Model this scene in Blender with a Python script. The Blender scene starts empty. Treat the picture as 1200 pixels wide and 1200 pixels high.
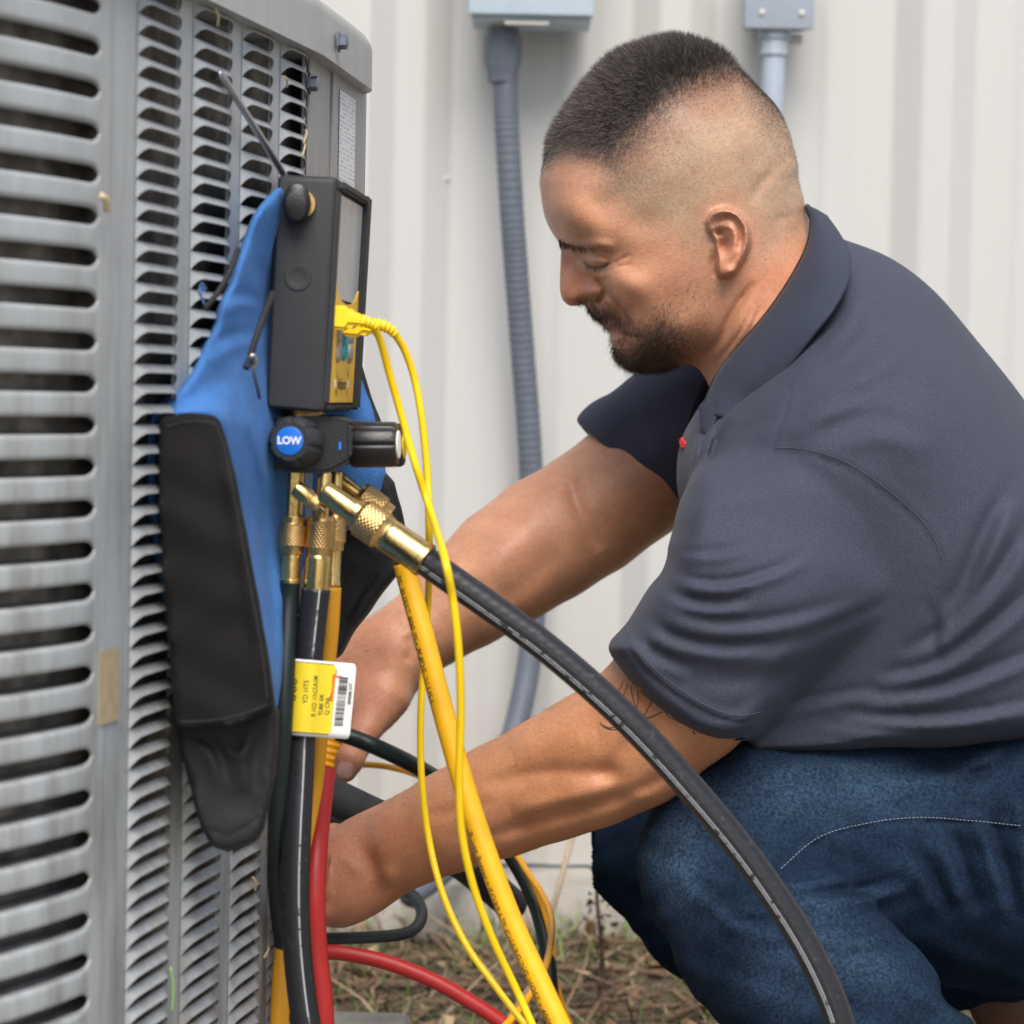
import bpy, bmesh, math, random
import numpy as np
from mathutils import Matrix, Vector
from mathutils.bvhtree import BVHTree
random.seed(7); RNG = np.random.default_rng(11)
R_ = math.radians
SC = bpy.context.scene
COL = SC.collection

# ------------------------------------------------------------------ camera
F = 3000.0                      # focal length in photo pixels (photo is 1200 wide)
CAM_Z = 0.62
CAM = Matrix.Translation((0, 0, CAM_Z)) @ Matrix.Rotation(R_(90 - 2.58), 4, 'X') @ Matrix.Rotation(R_(1.15), 4, 'Z')
cd = bpy.data.cameras.new('camera'); cam = bpy.data.objects.new('camera', cd); COL.objects.link(cam)
cam.matrix_world = CAM
cd.sensor_width = 36; cd.lens = 36 * F / 1200
cd.clip_start = 0.05; cd.clip_end = 500
cd.dof.use_dof = True; cd.dof.focus_distance = 1.53; cd.dof.aperture_fstop = 14.0
SC.camera = cam
# ------------------------------------------------------------------ sky, sun, exposure
SUN_EL, SUN_AZ = 52.0, 4.0       # sun behind the camera, to the right: azimuth from -Y towards +X
w = bpy.data.worlds.new('World'); SC.world = w; w.use_nodes = True
nt = w.node_tree; bg = nt.nodes['Background']
sky = nt.nodes.new('ShaderNodeTexSky'); sky.sky_type = 'NISHITA'; sky.sun_disc = False
sky.sun_elevation = R_(SUN_EL); sky.sun_rotation = R_(180 - SUN_AZ)
sky.air_density = 1.0; sky.dust_density = 3.0; sky.ozone_density = 1.0
nt.links.new(sky.outputs[0], bg.inputs[0]); bg.inputs[1].default_value = 0.11
sl = bpy.data.lights.new('sun', 'SUN'); sl.energy = 2.3; sl.angle = R_(38); sl.color = (1, 0.97, 0.925)
so = bpy.data.objects.new('sun', sl); COL.objects.link(so)
_sd = Vector((math.sin(R_(SUN_AZ)) * math.cos(R_(SUN_EL)), -math.cos(R_(SUN_AZ)) * math.cos(R_(SUN_EL)), math.sin(R_(SUN_EL))))
so.rotation_euler = _sd.to_track_quat('Z', 'Y').to_euler()
so.location = _sd * 20
SC.view_settings.view_transform = 'Standard'; SC.view_settings.look = 'None'
SC.view_settings.gamma = 1.0; SC.view_settings.use_curve_mapping = False
SC.view_settings.exposure = 0.66
SC.render.engine = 'CYCLES'
SC.cycles.use_denoising = True
SC.cycles.max_bounces = 8

# ------------------------------------------------------------------ coordinates
CR = np.array(CAM.to_3x3()); CT = np.array(CAM.translation)
def cs(px, py, d):
    "photo pixel + depth -> metres in the camera's frame (right, up, depth)"
    return np.array([(px - 600) / F * d, (600 - py) / F * d, d], float)
def c2w(P):
    P = np.asarray(P, float).reshape(-1, 3)
    return (P * np.array([1, 1, -1.0])) @ CR.T + CT
def W(px, py, d):
    return Vector(c2w(cs(px, py, d))[0])
def Wd(dx, dy, dz):
    "camera-frame direction -> world"
    return Vector(CR @ np.array([dx, dy, -dz]))
def on_plan(px, py, p0, p1):
    "where the sight line of a pixel meets the vertical plane through p0, p1 (world xy); returns point and metres along it"
    o = Vector((0, 0, CAM_Z)); r = W(px, py, 1.0) - o
    ex, ey = p1[0] - p0[0], p1[1] - p0[1]
    n = (ey, -ex)
    k = (n[0] * p0[0] + n[1] * p0[1]) / (n[0] * r.x + n[1] * r.y)
    p = o + r * k
    L = math.hypot(ex, ey)
    return p, ((p.x - p0[0]) * ex + (p.y - p0[1]) * ey) / L

# ------------------------------------------------------------------ objects
def tag(o, label=None, cat=None, group=None, kind=None):
    if label: o['label'] = label
    if cat: o['category'] = cat
    if group: o['group'] = group
    if kind: o['kind'] = kind
    return o
def thing(name, label, cat, loc=(0, 0, 0), group=None):
    o = bpy.data.objects.new(name, None); COL.objects.link(o); o.location = loc; o.empty_display_size = 0.02
    return tag(o, label, cat, group)
def link(name, me, mat=None, parent=None, smooth=None):
    o = bpy.data.objects.new(name, me); COL.objects.link(o)
    if mat is not None and not me.materials: me.materials.append(mat)
    if parent is not None:
        o.parent = parent
        # top-level Empties carry a location; every mesh parent sits at the world origin
        if parent.type == 'EMPTY': o.matrix_parent_inverse = Matrix.Translation(parent.location).inverted()
    return o
def np_mesh(name, V, Q, smooth=True):
    V = np.asarray(V, np.float32); Q = np.asarray(Q, np.int32)
    me = bpy.data.meshes.new(name); k = Q.shape[1]
    me.vertices.add(len(V)); me.vertices.foreach_set('co', V.ravel())
    me.loops.add(Q.size); me.loops.foreach_set('vertex_index', Q.ravel())
    me.polygons.add(len(Q)); me.polygons.foreach_set('loop_start', np.arange(0, Q.size, k, dtype=np.int32))
    me.polygons.foreach_set('use_smooth', np.full(len(Q), smooth))
    me.update(calc_edges=True); me.validate()
    return me
def bm_mesh(name, bm, smooth=False):
    bmesh.ops.recalc_face_normals(bm, faces=bm.faces[:])
    me = bpy.data.meshes.new(name); bm.to_mesh(me); bm.free()
    if smooth:
        for p in me.polygons: p.use_smooth = True
    return me
def auto_smooth(o, deg=35):
    me = o.data
    for p in me.polygons: p.use_smooth = True
    bm = bmesh.new(); bm.from_mesh(me); a = R_(deg)
    for e in bm.edges:
        if len(e.link_faces) == 2 and e.calc_face_angle(0) > a: e.smooth = False
    bm.to_mesh(me); bm.free()
    return o
def hexa(name, c8, mat, parent, bev=0.0, seg=2):
    "box from 8 corners (4 bottom, 4 top in the same order), bevelled"
    bm = bmesh.new(); v = [bm.verts.new(c) for c in c8]
    for f in ((0, 1, 2, 3), (7, 6, 5, 4), (0, 4, 5, 1), (1, 5, 6, 2), (2, 6, 7, 3), (3, 7, 4, 0)):
        bm.faces.new([v[i] for i in f])
    bmesh.ops.recalc_face_normals(bm, faces=bm.faces[:])
    if bev: bmesh.ops.bevel(bm, geom=bm.edges[:], offset=bev, segments=seg, affect='EDGES', profile=0.6)
    o = link(name, bm_mesh(name, bm), mat, parent)
    return auto_smooth(o) if bev else o
def box(name, lo, hi, mat, parent=None, bev=0.0, seg=2):
    x0, y0, z0 = lo; x1, y1, z1 = hi
    return hexa(name, [(x0, y0, z0), (x1, y0, z0), (x1, y1, z0), (x0, y1, z0), (x0, y0, z1), (x1, y0, z1), (x1, y1, z1), (x0, y1, z1)], mat, parent, bev, seg)
def prism(name, plan, z0, z1, mat, parent=None, bev=0.0, seg=2):
    bm = bmesh.new()
    b = [bm.verts.new((x, y, z0)) for x, y in plan]; t = [bm.verts.new((x, y, z1)) for x, y in plan]
    bm.faces.new(b[::-1]); bm.faces.new(t); n = len(plan)
    for i in range(n): bm.faces.new((b[i], b[(i + 1) % n], t[(i + 1) % n], t[i]))
    bmesh.ops.recalc_face_normals(bm, faces=bm.faces[:])
    if bev: bmesh.ops.bevel(bm, geom=bm.edges[:], offset=bev, segments=seg, affect='EDGES')
    return auto_smooth(link(name, bm_mesh(name, bm), mat, parent), 25)
def slab(name, outline, normal, thick, mat, parent=None, bev=0.0, seg=2):
    "flat outline (world points, coplanar enough) extruded by thick along normal"
    bm = bmesh.new(); n = Vector(normal).normalized()
    a = [bm.verts.new(p) for p in outline]; b = [bm.verts.new(Vector(p) + n * thick) for p in outline]
    bm.faces.new(a[::-1]); bm.faces.new(b); k = len(a)
    for i in range(k): bm.faces.new((a[i], a[(i + 1) % k], b[(i + 1) % k], b[i]))
    bmesh.ops.recalc_face_normals(bm, faces=bm.faces[:])
    if bev: bmesh.ops.bevel(bm, geom=bm.edges[:], offset=bev, segments=seg, affect='EDGES')
    return auto_smooth(link(name, bm_mesh(name, bm), mat, parent), 30)
def frame_of(axis, up=None):
    a = Vector(axis).normalized(); u = Vector(up) if up is not None else (Vector((0, 0, 1)) if abs(a.z) < .9 else Vector((1, 0, 0)))
    e1 = (u - a * u.dot(a)).normalized(); e2 = a.cross(e1)
    return a, e1, e2
def lathe(name, p, axis, prof, mat, parent=None, n=32, fn=None, up=None, deg=35):
    "prof: list of (t along axis, radius); fn(theta, t, r) may change r; capped at both ends"
    a, e1, e2 = frame_of(axis, up); p = Vector(p); bm = bmesh.new(); rings = []
    for t, r in prof:
        ring = []
        for i in range(n):
            th = 2 * math.pi * i / n; rr = fn(th, t, r) if fn else r
            ring.append(bm.verts.new(p + a * t + (e1 * math.cos(th) + e2 * math.sin(th)) * rr))
        rings.append(ring)
    for A, B in zip(rings, rings[1:]):
        for i in range(n): bm.faces.new((A[i], A[(i + 1) % n], B[(i + 1) % n], B[i]))
    bm.faces.new(rings[0][::-1]); bm.faces.new(rings[-1])
    return auto_smooth(link(name, bm_mesh(name, bm), mat, parent), deg)

# smooth curve through points
def catmull(P, n=12):
    P = np.asarray(P, float); Q = np.vstack([2 * P[0] - P[1], P, 2 * P[-1] - P[-2]]); out = []
    for i in range(1, len(Q) - 2):
        p0, p1, p2, p3 = Q[i - 1], Q[i], Q[i + 1], Q[i + 2]
        # centripetal-ish
        for t in np.linspace(0, 1, n, endpoint=False):
            out.append(0.5 * ((2 * p1) + (p2 - p0) * t + (2 * p0 - 5 * p1 + 4 * p2 - p3) * t * t + (3 * p1 - p0 - 3 * p2 + p3) * t ** 3))
    out.append(Q[-2]); return np.array(out)
def frames(C, ref):
    T = np.gradient(C, axis=0); T /= np.linalg.norm(T, axis=1)[:, None]
    N = np.zeros_like(C); v = ref - T[0] * (ref @ T[0]); N[0] = v / np.linalg.norm(v)
    for i in range(1, len(C)):
        v = N[i - 1] - T[i] * (N[i - 1] @ T[i]); N[i] = v / np.linalg.norm(v)
    return T, N, np.cross(T, N)
def tube_mesh(name, C, r, n=20, ref=None, fn=None):
    "C world points, r radius (scalar or per point)"
    C = np.asarray(C, float); ref = np.array(Wd(0, 0, -1)) if ref is None else ref
    T, N, B = frames(C, ref); r = np.broadcast_to(np.asarray(r, float), (len(C),))
    th = np.linspace(0, 2 * np.pi, n, endpoint=False)
    rr = r[:, None] * np.ones(n)[None] if fn is None else fn(np.arange(len(C))[:, None], th[None], r[:, None])
    V = C[:, None, :] + rr[..., None] * (np.cos(th)[None, :, None] * N[:, None] + np.sin(th)[None, :, None] * B[:, None])
    V = V.reshape(-1, 3); m = len(C)
    i, j = np.meshgrid(np.arange(m - 1), np.arange(n), indexing='ij'); j2 = (j + 1) % n
    Q = np.stack([i * n + j, i * n + j2, (i + 1) * n + j2, (i + 1) * n + j], -1).reshape(-1, 4)
    # end caps: centre fans as quads with doubled vertex are avoided; add tiny cap rings
    V = np.vstack([V, C[0], C[-1]]); c0, c1 = m * n, m * n + 1
    me = bpy.data.meshes.new(name)
    faces = [tuple(q) for q in Q.tolist()] + [((k + 1) % n, k, c0) for k in range(n)] + [((m - 1) * n + k, (m - 1) * n + (k + 1) % n, c1) for k in range(n)]
    me.from_pydata(V.tolist(), [], faces)
    for p in me.polygons: p.use_smooth = True
    # lengthwise and round coordinates for the material
    uv = me.attributes.new('along', 'FLOAT', 'POINT'); ua = me.attributes.new('around', 'FLOAT', 'POINT')
    L = np.concatenate([[0], np.cumsum(np.linalg.norm(np.diff(C, axis=0), axis=1))])
    uv.data.foreach_set('value', np.concatenate([np.repeat(L, n), [0, L[-1]]]).astype(np.float32))
    ua.data.foreach_set('value', np.concatenate([np.tile(th, m), [0, 0]]).astype(np.float32))
    return me, (C, T, N, B, L)
def px_curve(pts, n=10):
    return c2w(catmull([cs(*p[:3]) for p in pts], n))
def hose(name, pts, rpx, mat, parent=None, n=20, seg=10, rd=None):
    C = px_curve(pts, seg); d = np.array([p[2] for p in pts])
    r = rpx / F * (rd if rd else d.mean())
    me, fr = tube_mesh(name, C, r, n)
    o = link(name, me, mat, parent); return o, fr, r

# ------------------------------------------------------------------ materials
def nodes(m):
    m.use_nodes = True; return m.node_tree.nodes, m.node_tree.links, m.node_tree.nodes['Principled BSDF']
def mat(name, col, rough=.5, metal=0.0, var=0.12, scale=30, bump=0.0, bscale=200, col2=None, spec=.5, coat=0.0, sheen=0.0, dirt=0.0, det=6):
    m = bpy.data.materials.new(name); N, L, B = nodes(m)
    B.inputs['Roughness'].default_value = rough; B.inputs['Metallic'].default_value = metal
    B.inputs['Specular IOR Level'].default_value = spec
    B.inputs['Coat Weight'].default_value = coat; B.inputs['Sheen Weight'].default_value = sheen
    tc = N.new('ShaderNodeTexCoord'); nz = N.new('ShaderNodeTexNoise'); nz.inputs['Scale'].default_value = scale
    nz.inputs['Detail'].default_value = det; nz.inputs['Roughness'].default_value = .65
    L.new(tc.outputs['Object'], nz.inputs['Vector'])
    rp = N.new('ShaderNodeValToRGB'); c = np.array(col)
    lo = c * (1 - var); hi = c * (1 + var) if col2 is None else np.array(col2)
    rp.color_ramp.elements[0].position = .3; rp.color_ramp.elements[1].position = .7
    rp.color_ramp.elements[0].color = (*lo, 1); rp.color_ramp.elements[1].color = (*np.clip(hi, 0, 1), 1)
    L.new(nz.outputs['Fac'], rp.inputs['Fac']); L.new(rp.outputs['Color'], B.inputs['Base Color'])
    rr = N.new('ShaderNodeMapRange'); rr.inputs['To Min'].default_value = max(.02, rough - .08); rr.inputs['To Max'].default_value = min(1, rough + .1)
    L.new(nz.outputs['Fac'], rr.inputs['Value']); L.new(rr.outputs[0], B.inputs['Roughness'])
    if bump:
        n2 = N.new('ShaderNodeTexNoise'); n2.inputs['Scale'].default_value = bscale; n2.inputs['Detail'].default_value = 4
        L.new(tc.outputs['Object'], n2.inputs['Vector'])
        bp = N.new('ShaderNodeBump'); bp.inputs['Strength'].default_value = bump; bp.inputs['Distance'].default_value = .002
        L.new(n2.outputs['Fac'], bp.inputs['Height']); L.new(bp.outputs[0], B.inputs['Normal'])
    return m
def math_node(N, L, op, a, b=None, c=None):
    n = N.new('ShaderNodeMath'); n.operation = op
    for i, x in enumerate((a, b, c)):
        if x is None: continue
        if isinstance(x, (int, float)): n.inputs[i].default_value = x
        else: L.new(x, n.inputs[i])
    return n.outputs[0]
def mix_col(N, L, fac, a, b, mode='MIX'):
    n = N.new('ShaderNodeMix'); n.data_type = 'RGBA'; n.blend_type = mode
    for s, x in ((n.inputs[0], fac), (n.inputs[6], a), (n.inputs[7], b)):
        if isinstance(x, (int, float)): s.default_value = x
        elif isinstance(x, tuple): s.default_value = x if len(x) == 4 else (*x, 1)
        else: L.new(x, s)
    return n.outputs[2]

# ------------------------------------------------------------------ text
def text_mesh(s, size, bold=0.0):
    cu = bpy.data.curves.new('lettering', 'FONT'); cu.body = s; cu.size = size; cu.align_x = 'CENTER'; cu.align_y = 'CENTER'
    cu.offset = bold; cu.resolution_u = 3
    o = bpy.data.objects.new('lettering', cu); COL.objects.link(o)
    dg = bpy.context.evaluated_depsgraph_get()
    me = bpy.data.meshes.new_from_object(o.evaluated_get(dg))
    bpy.data.objects.remove(o); me.materials.clear()
    return me
def place_text(s, size, origin, ex, ey, mat_, parent, bold=0.0, lift=0.0003, name='lettering', sx=1.0):
    me = text_mesh(s, size, bold); ex = Vector(ex).normalized(); ey = Vector(ey); n = ex.cross(ey).normalized(); ey = n.cross(ex)
    o_ = Vector(origin) + n * lift
    for v in me.vertices: v.co = o_ + ex * v.co.x * sx + ey * v.co.y
    me.update(); return link(name, me, mat_, parent)

# ------------------------------------------------------------------ implicit modelling
def mesh_sdf(f, lo, hi, h, nb=8, cut=1.6, extra=0.0, chunk=2500):
    lo = np.asarray(lo, float); hi = np.asarray(hi, float)
    nB = np.ceil((hi - lo) / (h * nb)).astype(int); S = h * nb
    g = np.stack(np.meshgrid(*[np.arange(n) for n in nB], indexing='ij'), -1).reshape(-1, 3)
    keep = []
    for i in range(0, len(g), 400000):
        fc = f((lo + (g[i:i + 400000] + .5) * S).astype(np.float32))
        keep.append(np.abs(fc) < S * .87 * cut + extra)
    g = g[np.concatenate(keep)]
    D = nB * nb + 1
    loc = np.stack(np.meshgrid(*[np.arange(nb + 1)] * 3, indexing='ij'), -1)
    CO = np.array([[x, y, z] for x in (0, 1) for y in (0, 1) for z in (0, 1)])
    ED = [(a, b) for a in range(8) for b in range(a + 1, 8) if np.abs(CO[a] - CO[b]).sum() == 1]
    keys, pos, esg = [], [], []
    for i in range(0, len(g), chunk):
        gb = g[i:i + chunk]; ix = gb[:, None, None, None, :] * nb + loc[None]
        P = (lo + ix * h).reshape(-1, 3).astype(np.float32)
        v = f(P).reshape(len(gb), nb + 1, nb + 1, nb + 1)
        c8 = np.stack([v[:, x:nb + x, y:nb + y, z:nb + z] for x, y, z in CO], -1)
        s8 = c8 < 0; m = s8.any(-1) & ~s8.all(-1)
        if not m.any(): continue
        c = c8[m]; s = s8[m]; base = ix[:, :nb, :nb, :nb][m]
        acc = np.zeros((len(c), 3)); cnt = np.zeros(len(c))
        for a, b in ED:
            x = s[:, a] != s[:, b]; t = np.where(x, c[:, a] / np.where(x, c[:, a] - c[:, b], 1), 0)
            acc += np.where(x[:, None], CO[a] + t[:, None] * (CO[b] - CO[a]), 0); cnt += x
        pos.append(lo + (base + acc / cnt[:, None]) * h)
        keys.append((base[:, 0] * D[1] + base[:, 1]) * D[2] + base[:, 2])
        esg.append(np.stack([s[:, 0], s[:, 4], s[:, 2], s[:, 1]], -1))
    keys = np.concatenate(keys); pos = np.concatenate(pos); esg = np.concatenate(esg)
    o = np.argsort(keys); keys, pos, esg = keys[o], pos[o], esg[o]
    st = np.array([D[1] * D[2], D[2], 1]); quads = []
    for ax in range(3):
        b, c = (ax + 1) % 3, (ax + 2) % 3
        sel = np.nonzero(esg[:, 0] != esg[:, 1 + ax])[0]
        k = keys[sel]; nb4 = [k, k - st[b], k - st[b] - st[c], k - st[c]]
        idx = [np.clip(np.searchsorted(keys, q), 0, len(keys) - 1) for q in nb4]
        ok = np.all([keys[a] == q for a, q in zip(idx, nb4)], axis=0)
        Q = np.stack(idx, -1)[ok]; flip = ~esg[sel][ok][:, 0]
        Q[flip] = Q[flip][:, ::-1]; quads.append(Q)
    return pos, np.concatenate(quads)
def vert_normals(V, Q):
    n = np.cross(V[Q[:, 2]] - V[Q[:, 0]], V[Q[:, 3]] - V[Q[:, 1]]); out = np.zeros_like(V)
    for i in range(4): np.add.at(out, Q[:, i], n)
    return out / np.maximum(np.linalg.norm(out, axis=1), 1e-12)[:, None]
def smin(a, b, k):
    h = np.maximum(k - np.abs(a - b), 0) / k
    return np.minimum(a, b) - h * h * k * .25
def smax(a, b, k): return -smin(-a, -b, k)
def cone(P, a, b, ra, rb, flat=None):
    "capsule with a changing radius; flat=(_, factor) widens (>1) or flattens (<1) it in depth"
    a = np.asarray(a, np.float32); ba = np.asarray(b, np.float32) - a; pa = P - a
    t = np.clip((pa[:, 0] * ba[0] + pa[:, 1] * ba[1] + pa[:, 2] * ba[2]) / float(ba @ ba), 0, 1)
    x, y, z = pa[:, 0] - t * ba[0], pa[:, 1] - t * ba[1], pa[:, 2] - t * ba[2]
    if flat is not None: z = z / flat[1]          # wider or flatter in depth
    return np.sqrt(x * x + y * y + z * z) - (ra + (rb - ra) * t)
def chain(P, pts, k=.01, flat=None, _in=False):
    "pts: (px, py, depth, radius in px at that depth)"
    c_ = np.array([cs(*q[:3]) for q in pts], np.float32); r_ = np.array([q[3] * q[2] / F for q in pts], np.float32)[:, None] * 1.25
    lo, hi = (c_ - r_).min(0), (c_ + r_).max(0)
    far = np.maximum(np.maximum(lo - P, P - hi), 0); far = np.sqrt(far[:, 0] ** 2 + far[:, 1] ** 2 + far[:, 2] ** 2)
    m = far < .03
    if not m.all():
        out = far + .01
        if m.any(): out[m] = chain(P[m], pts, k, flat, True) if not _in else 0
        return out.astype(np.float32)
    f = None
    for A, B in zip(pts, pts[1:]):
        c = cone(P, cs(*A[:3]), cs(*B[:3]), A[3] * A[2] / F, B[3] * B[2] / F, flat)
        f = c if f is None else smin(f, c, k)
    return f.astype(np.float32)
class Px:
    "a map over photo pixels, sampled bilinearly"
    def __init__(s, x0, y0, x1, y1, st=1.0):
        s.x0, s.y0, s.st = x0, y0, st
        s.U, s.V = np.meshgrid(np.arange(x0, x1 + st, st), np.arange(y0, y1 + st, st))
        s.U = s.U.astype(np.float32); s.V = s.V.astype(np.float32)
    def sample(s, A, u, v):
        x = np.clip((u - s.x0) / s.st, 0, A.shape[1] - 1.001); y = np.clip((v - s.y0) / s.st, 0, A.shape[0] - 1.001)
        i = x.astype(np.int32); j = y.astype(np.int32); fx = x - i; fy = y - j
        return (A[j, i] * (1 - fx) + A[j, i + 1] * fx) * (1 - fy) + (A[j + 1, i] * (1 - fx) + A[j + 1, i + 1] * fx) * fy
    def polyd(s, poly):
        "signed distance (positive inside) to a closed polygon"
        u, v = s.U.ravel(), s.V.ravel(); d = np.full(u.shape, 1e9, np.float32); ins = np.zeros(u.shape, bool)
        for (ax, ay), (bx, by) in zip(poly, np.roll(poly, -1, axis=0)):
            ex, ey = bx - ax, by - ay; t = np.clip(((u - ax) * ex + (v - ay) * ey) / (ex * ex + ey * ey + 1e-9), 0, 1)
            d = np.minimum(d, (u - ax - t * ex) ** 2 + (v - ay - t * ey) ** 2)
            if ay != by: ins ^= ((ay > v) != (by > v)) & (u < (bx - ax) * (v - ay) / (by - ay) + ax)
        d = np.sqrt(d); return np.where(ins, d, -d).reshape(s.U.shape)
    def lined(s, pts):
        "distance to, and 0..1 position along, an open line"
        pts = np.asarray(pts, float); L = np.linalg.norm(np.diff(pts, axis=0), axis=1); T = np.concatenate([[0], np.cumsum(L)]) / L.sum()
        best = np.full(s.U.shape, 1e9, np.float32); par = np.zeros_like(best); side = np.zeros_like(best)
        for i in range(len(pts) - 1):
            (ax, ay), (bx, by) = pts[i], pts[i + 1]; ex, ey = bx - ax, by - ay
            t = np.clip(((s.U - ax) * ex + (s.V - ay) * ey) / (ex * ex + ey * ey), 0, 1)
            d = np.hypot(s.U - ax - t * ex, s.V - ay - t * ey); m = d < best
            best[m] = d[m]; par[m] = (T[i] + t * (T[i + 1] - T[i]))[m]
            side[m] = np.sign(ex * (s.V - ay) - ey * (s.U - ax))[m]
        return best, par, side
    def line(s, A, pts, amp, w, taper=True, smooth=True):
        "adds a ridge (amp > 0) or groove along a line"
        if smooth and len(pts) > 2: pts = catmull(np.asarray(pts, float), 6)
        d, t, _ = s.lined(pts); k = np.exp(-(d / w) ** 2)
        if taper: k = k * np.clip(np.minimum(t, 1 - t) * 5, 0, 1) ** .7 if taper is True else k * np.clip(taper(t), 0, 1)
        A += (amp * k).astype(np.float32)
    def crease(s, A, pts, amp, w):
        "a fold: ridge on one side, hollow on the other, fading along"
        pts = catmull(np.asarray(pts, float), 6) if len(pts) > 2 else np.asarray(pts, float)
        d, t, sd = s.lined(pts); x = d * sd / w
        k = np.clip(np.sin(np.clip(t, 0, 1) * np.pi), 0, 1) ** .6
        A += (amp * k * (np.exp(-(x - .55) ** 2 * 1.6) - .9 * np.exp(-((x + .5) * 1.5) ** 2))).astype(np.float32)
    def blob(s, A, x, y, amp, sx, sy=None, rot=0):
        sy = sy or sx; c, n = math.cos(R_(rot)), math.sin(R_(rot)); du, dv = s.U - x, s.V - y
        A += (amp * np.exp(-((du * c + dv * n) / sx) ** 2 - ((-du * n + dv * c) / sy) ** 2)).astype(np.float32)
def tps(pts, vals, U, V, lam=1e-3):
    p = np.asarray(pts, float) / 100; n = len(p)
    def k(r2): return r2 * np.log(np.maximum(r2, 1e-12)) * .5
    K = k(((p[:, None] - p[None]) ** 2).sum(-1)) + lam * np.eye(n); Pm = np.hstack([np.ones((n, 1)), p])
    A = np.block([[K, Pm], [Pm.T, np.zeros((3, 3))]]); w = np.linalg.solve(A, np.concatenate([vals, np.zeros(3)]))
    out = w[n] + w[n + 1] * U / 100 + w[n + 2] * V / 100
    for i in range(n): out = out + w[i] * k((U / 100 - p[i, 0]) ** 2 + (V / 100 - p[i, 1]) ** 2)
    return out.astype(np.float32)
def smooth_poly(pts, n=6):
    P = np.asarray(pts, float); Q = np.vstack([P[-1], P, P[0], P[1]]); out = []
    for i in range(1, len(Q) - 2):
        p0, p1, p2, p3 = Q[i - 1], Q[i], Q[i + 1], Q[i + 2]
        for t in np.linspace(0, 1, n, endpoint=False):
            out.append(.5 * (2 * p1 + (p2 - p0) * t + (2 * p0 - 5 * p1 + 4 * p2 - p3) * t * t + (3 * p1 - p0 - 3 * p2 + p3) * t ** 3))
    return np.array(out)
class Inflate:
    "a rounded body grown from an outline: half-thickness T (m) and edge rounding R (px) vary over it"
    def __init__(s, outline, zc, T, R, pad=40, st=1.0, mirror=False, disp=None, smooth=True, n=6, zmap=None, safe=False):
        s.safe = safe
        P = smooth_poly(outline, n) if smooth else np.asarray(outline, float); s.P = P
        x0, y0 = P.min(0) - pad; x1, y1 = P.max(0) + pad; s.g = Px(x0, y0, x1, y1, st); s.zc = zc; s.mirror = mirror
        s.D = s.g.polyd(P).astype(np.float32)
        def field(q):
            if np.isscalar(q): return np.full(s.D.shape, q, np.float32)
            a = np.array(q, float); return np.clip(tps(a[:, :2], a[:, 2], s.g.U, s.g.V), a[:, 2].min() * .85, a[:, 2].max() * 1.08)
        s.T = field(T); s.R = field(R); s.Z = field(zmap) if zmap is not None else None
        if disp is not None: s.T = s.T + disp(s.g)
        # local half-depth of the edge rounding
        q = np.clip(1 - s.D / s.R, 0, None); s.Q = q.astype(np.float32)
    def __call__(s, P):
        z = P[:, 2]; zc = s.zc
        zn = zc - np.abs(z - zc) if s.mirror else z
        u = 600 + F * P[:, 0] / zn; v = 600 - F * P[:, 1] / zn
        q = s.g.sample(s.Q, u, v); T = s.g.sample(s.T, u, v)
        if s.Z is not None: zc = s.g.sample(s.Z, u, v)
        # outside the map: add plain distance
        ex = np.maximum(np.maximum(s.g.x0 - u, u - s.g.x0 - (s.D.shape[1] - 1) * s.g.st), 0); ey = np.maximum(np.maximum(s.g.y0 - v, v - s.g.y0 - (s.D.shape[0] - 1) * s.g.st), 0)
        dz = np.abs(z - zc)
        w_ = np.clip(q * 2, 0, 1); S_ = T + w_ * (np.minimum(T, s.g.sample(s.R, u, v) * (zc / F) * 1.5) - T) if s.safe else T
        return ((np.sqrt(q * q + (dz / T) ** 2) - 1) * S_ + np.hypot(ex, ey) / F * zn).astype(np.float32)
def proj(P):
    return 600 + F * P[:, 0] / P[:, 2], 600 - F * P[:, 1] / P[:, 2]
def in_poly(poly, u, v):
    ins = np.zeros(u.shape, bool); poly = np.asarray(poly, float)
    for (ax, ay), (bx, by) in zip(poly, np.roll(poly, -1, axis=0)):
        if ay != by: ins ^= ((ay > v) != (by > v)) & (u < (bx - ax) * (v - ay) / (by - ay) + ax)
    return ins
def set_color(me, C):
    a = me.color_attributes.new('tone', 'FLOAT_COLOR', 'POINT')
    a.data.foreach_set('color', np.hstack([C, np.ones((len(C), 1))]).astype(np.float32).ravel())
# ================================================================== the setting
WALL_D = 3.0                                           # depth of the siding
def fwd(d): return Vector((0, 0, CAM_Z)) + Wd(0, 0, d) # point on the axis
WY = 3.0
FOOT_Y, FOOT_Z = 2.87, .065
def wall_x(px, py=465): 
    o = Vector((0, 0, CAM_Z)); r = W(px, py, 1) - o; return o.x + r.x * (WY - o.y) / r.y
def on_wall(px, py, y=None):
    y = WY if y is None else y
    o = Vector((0, 0, CAM_Z)); r = W(px, py, 1) - o; return o + r * ((y - o.y) / r.y)

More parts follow.
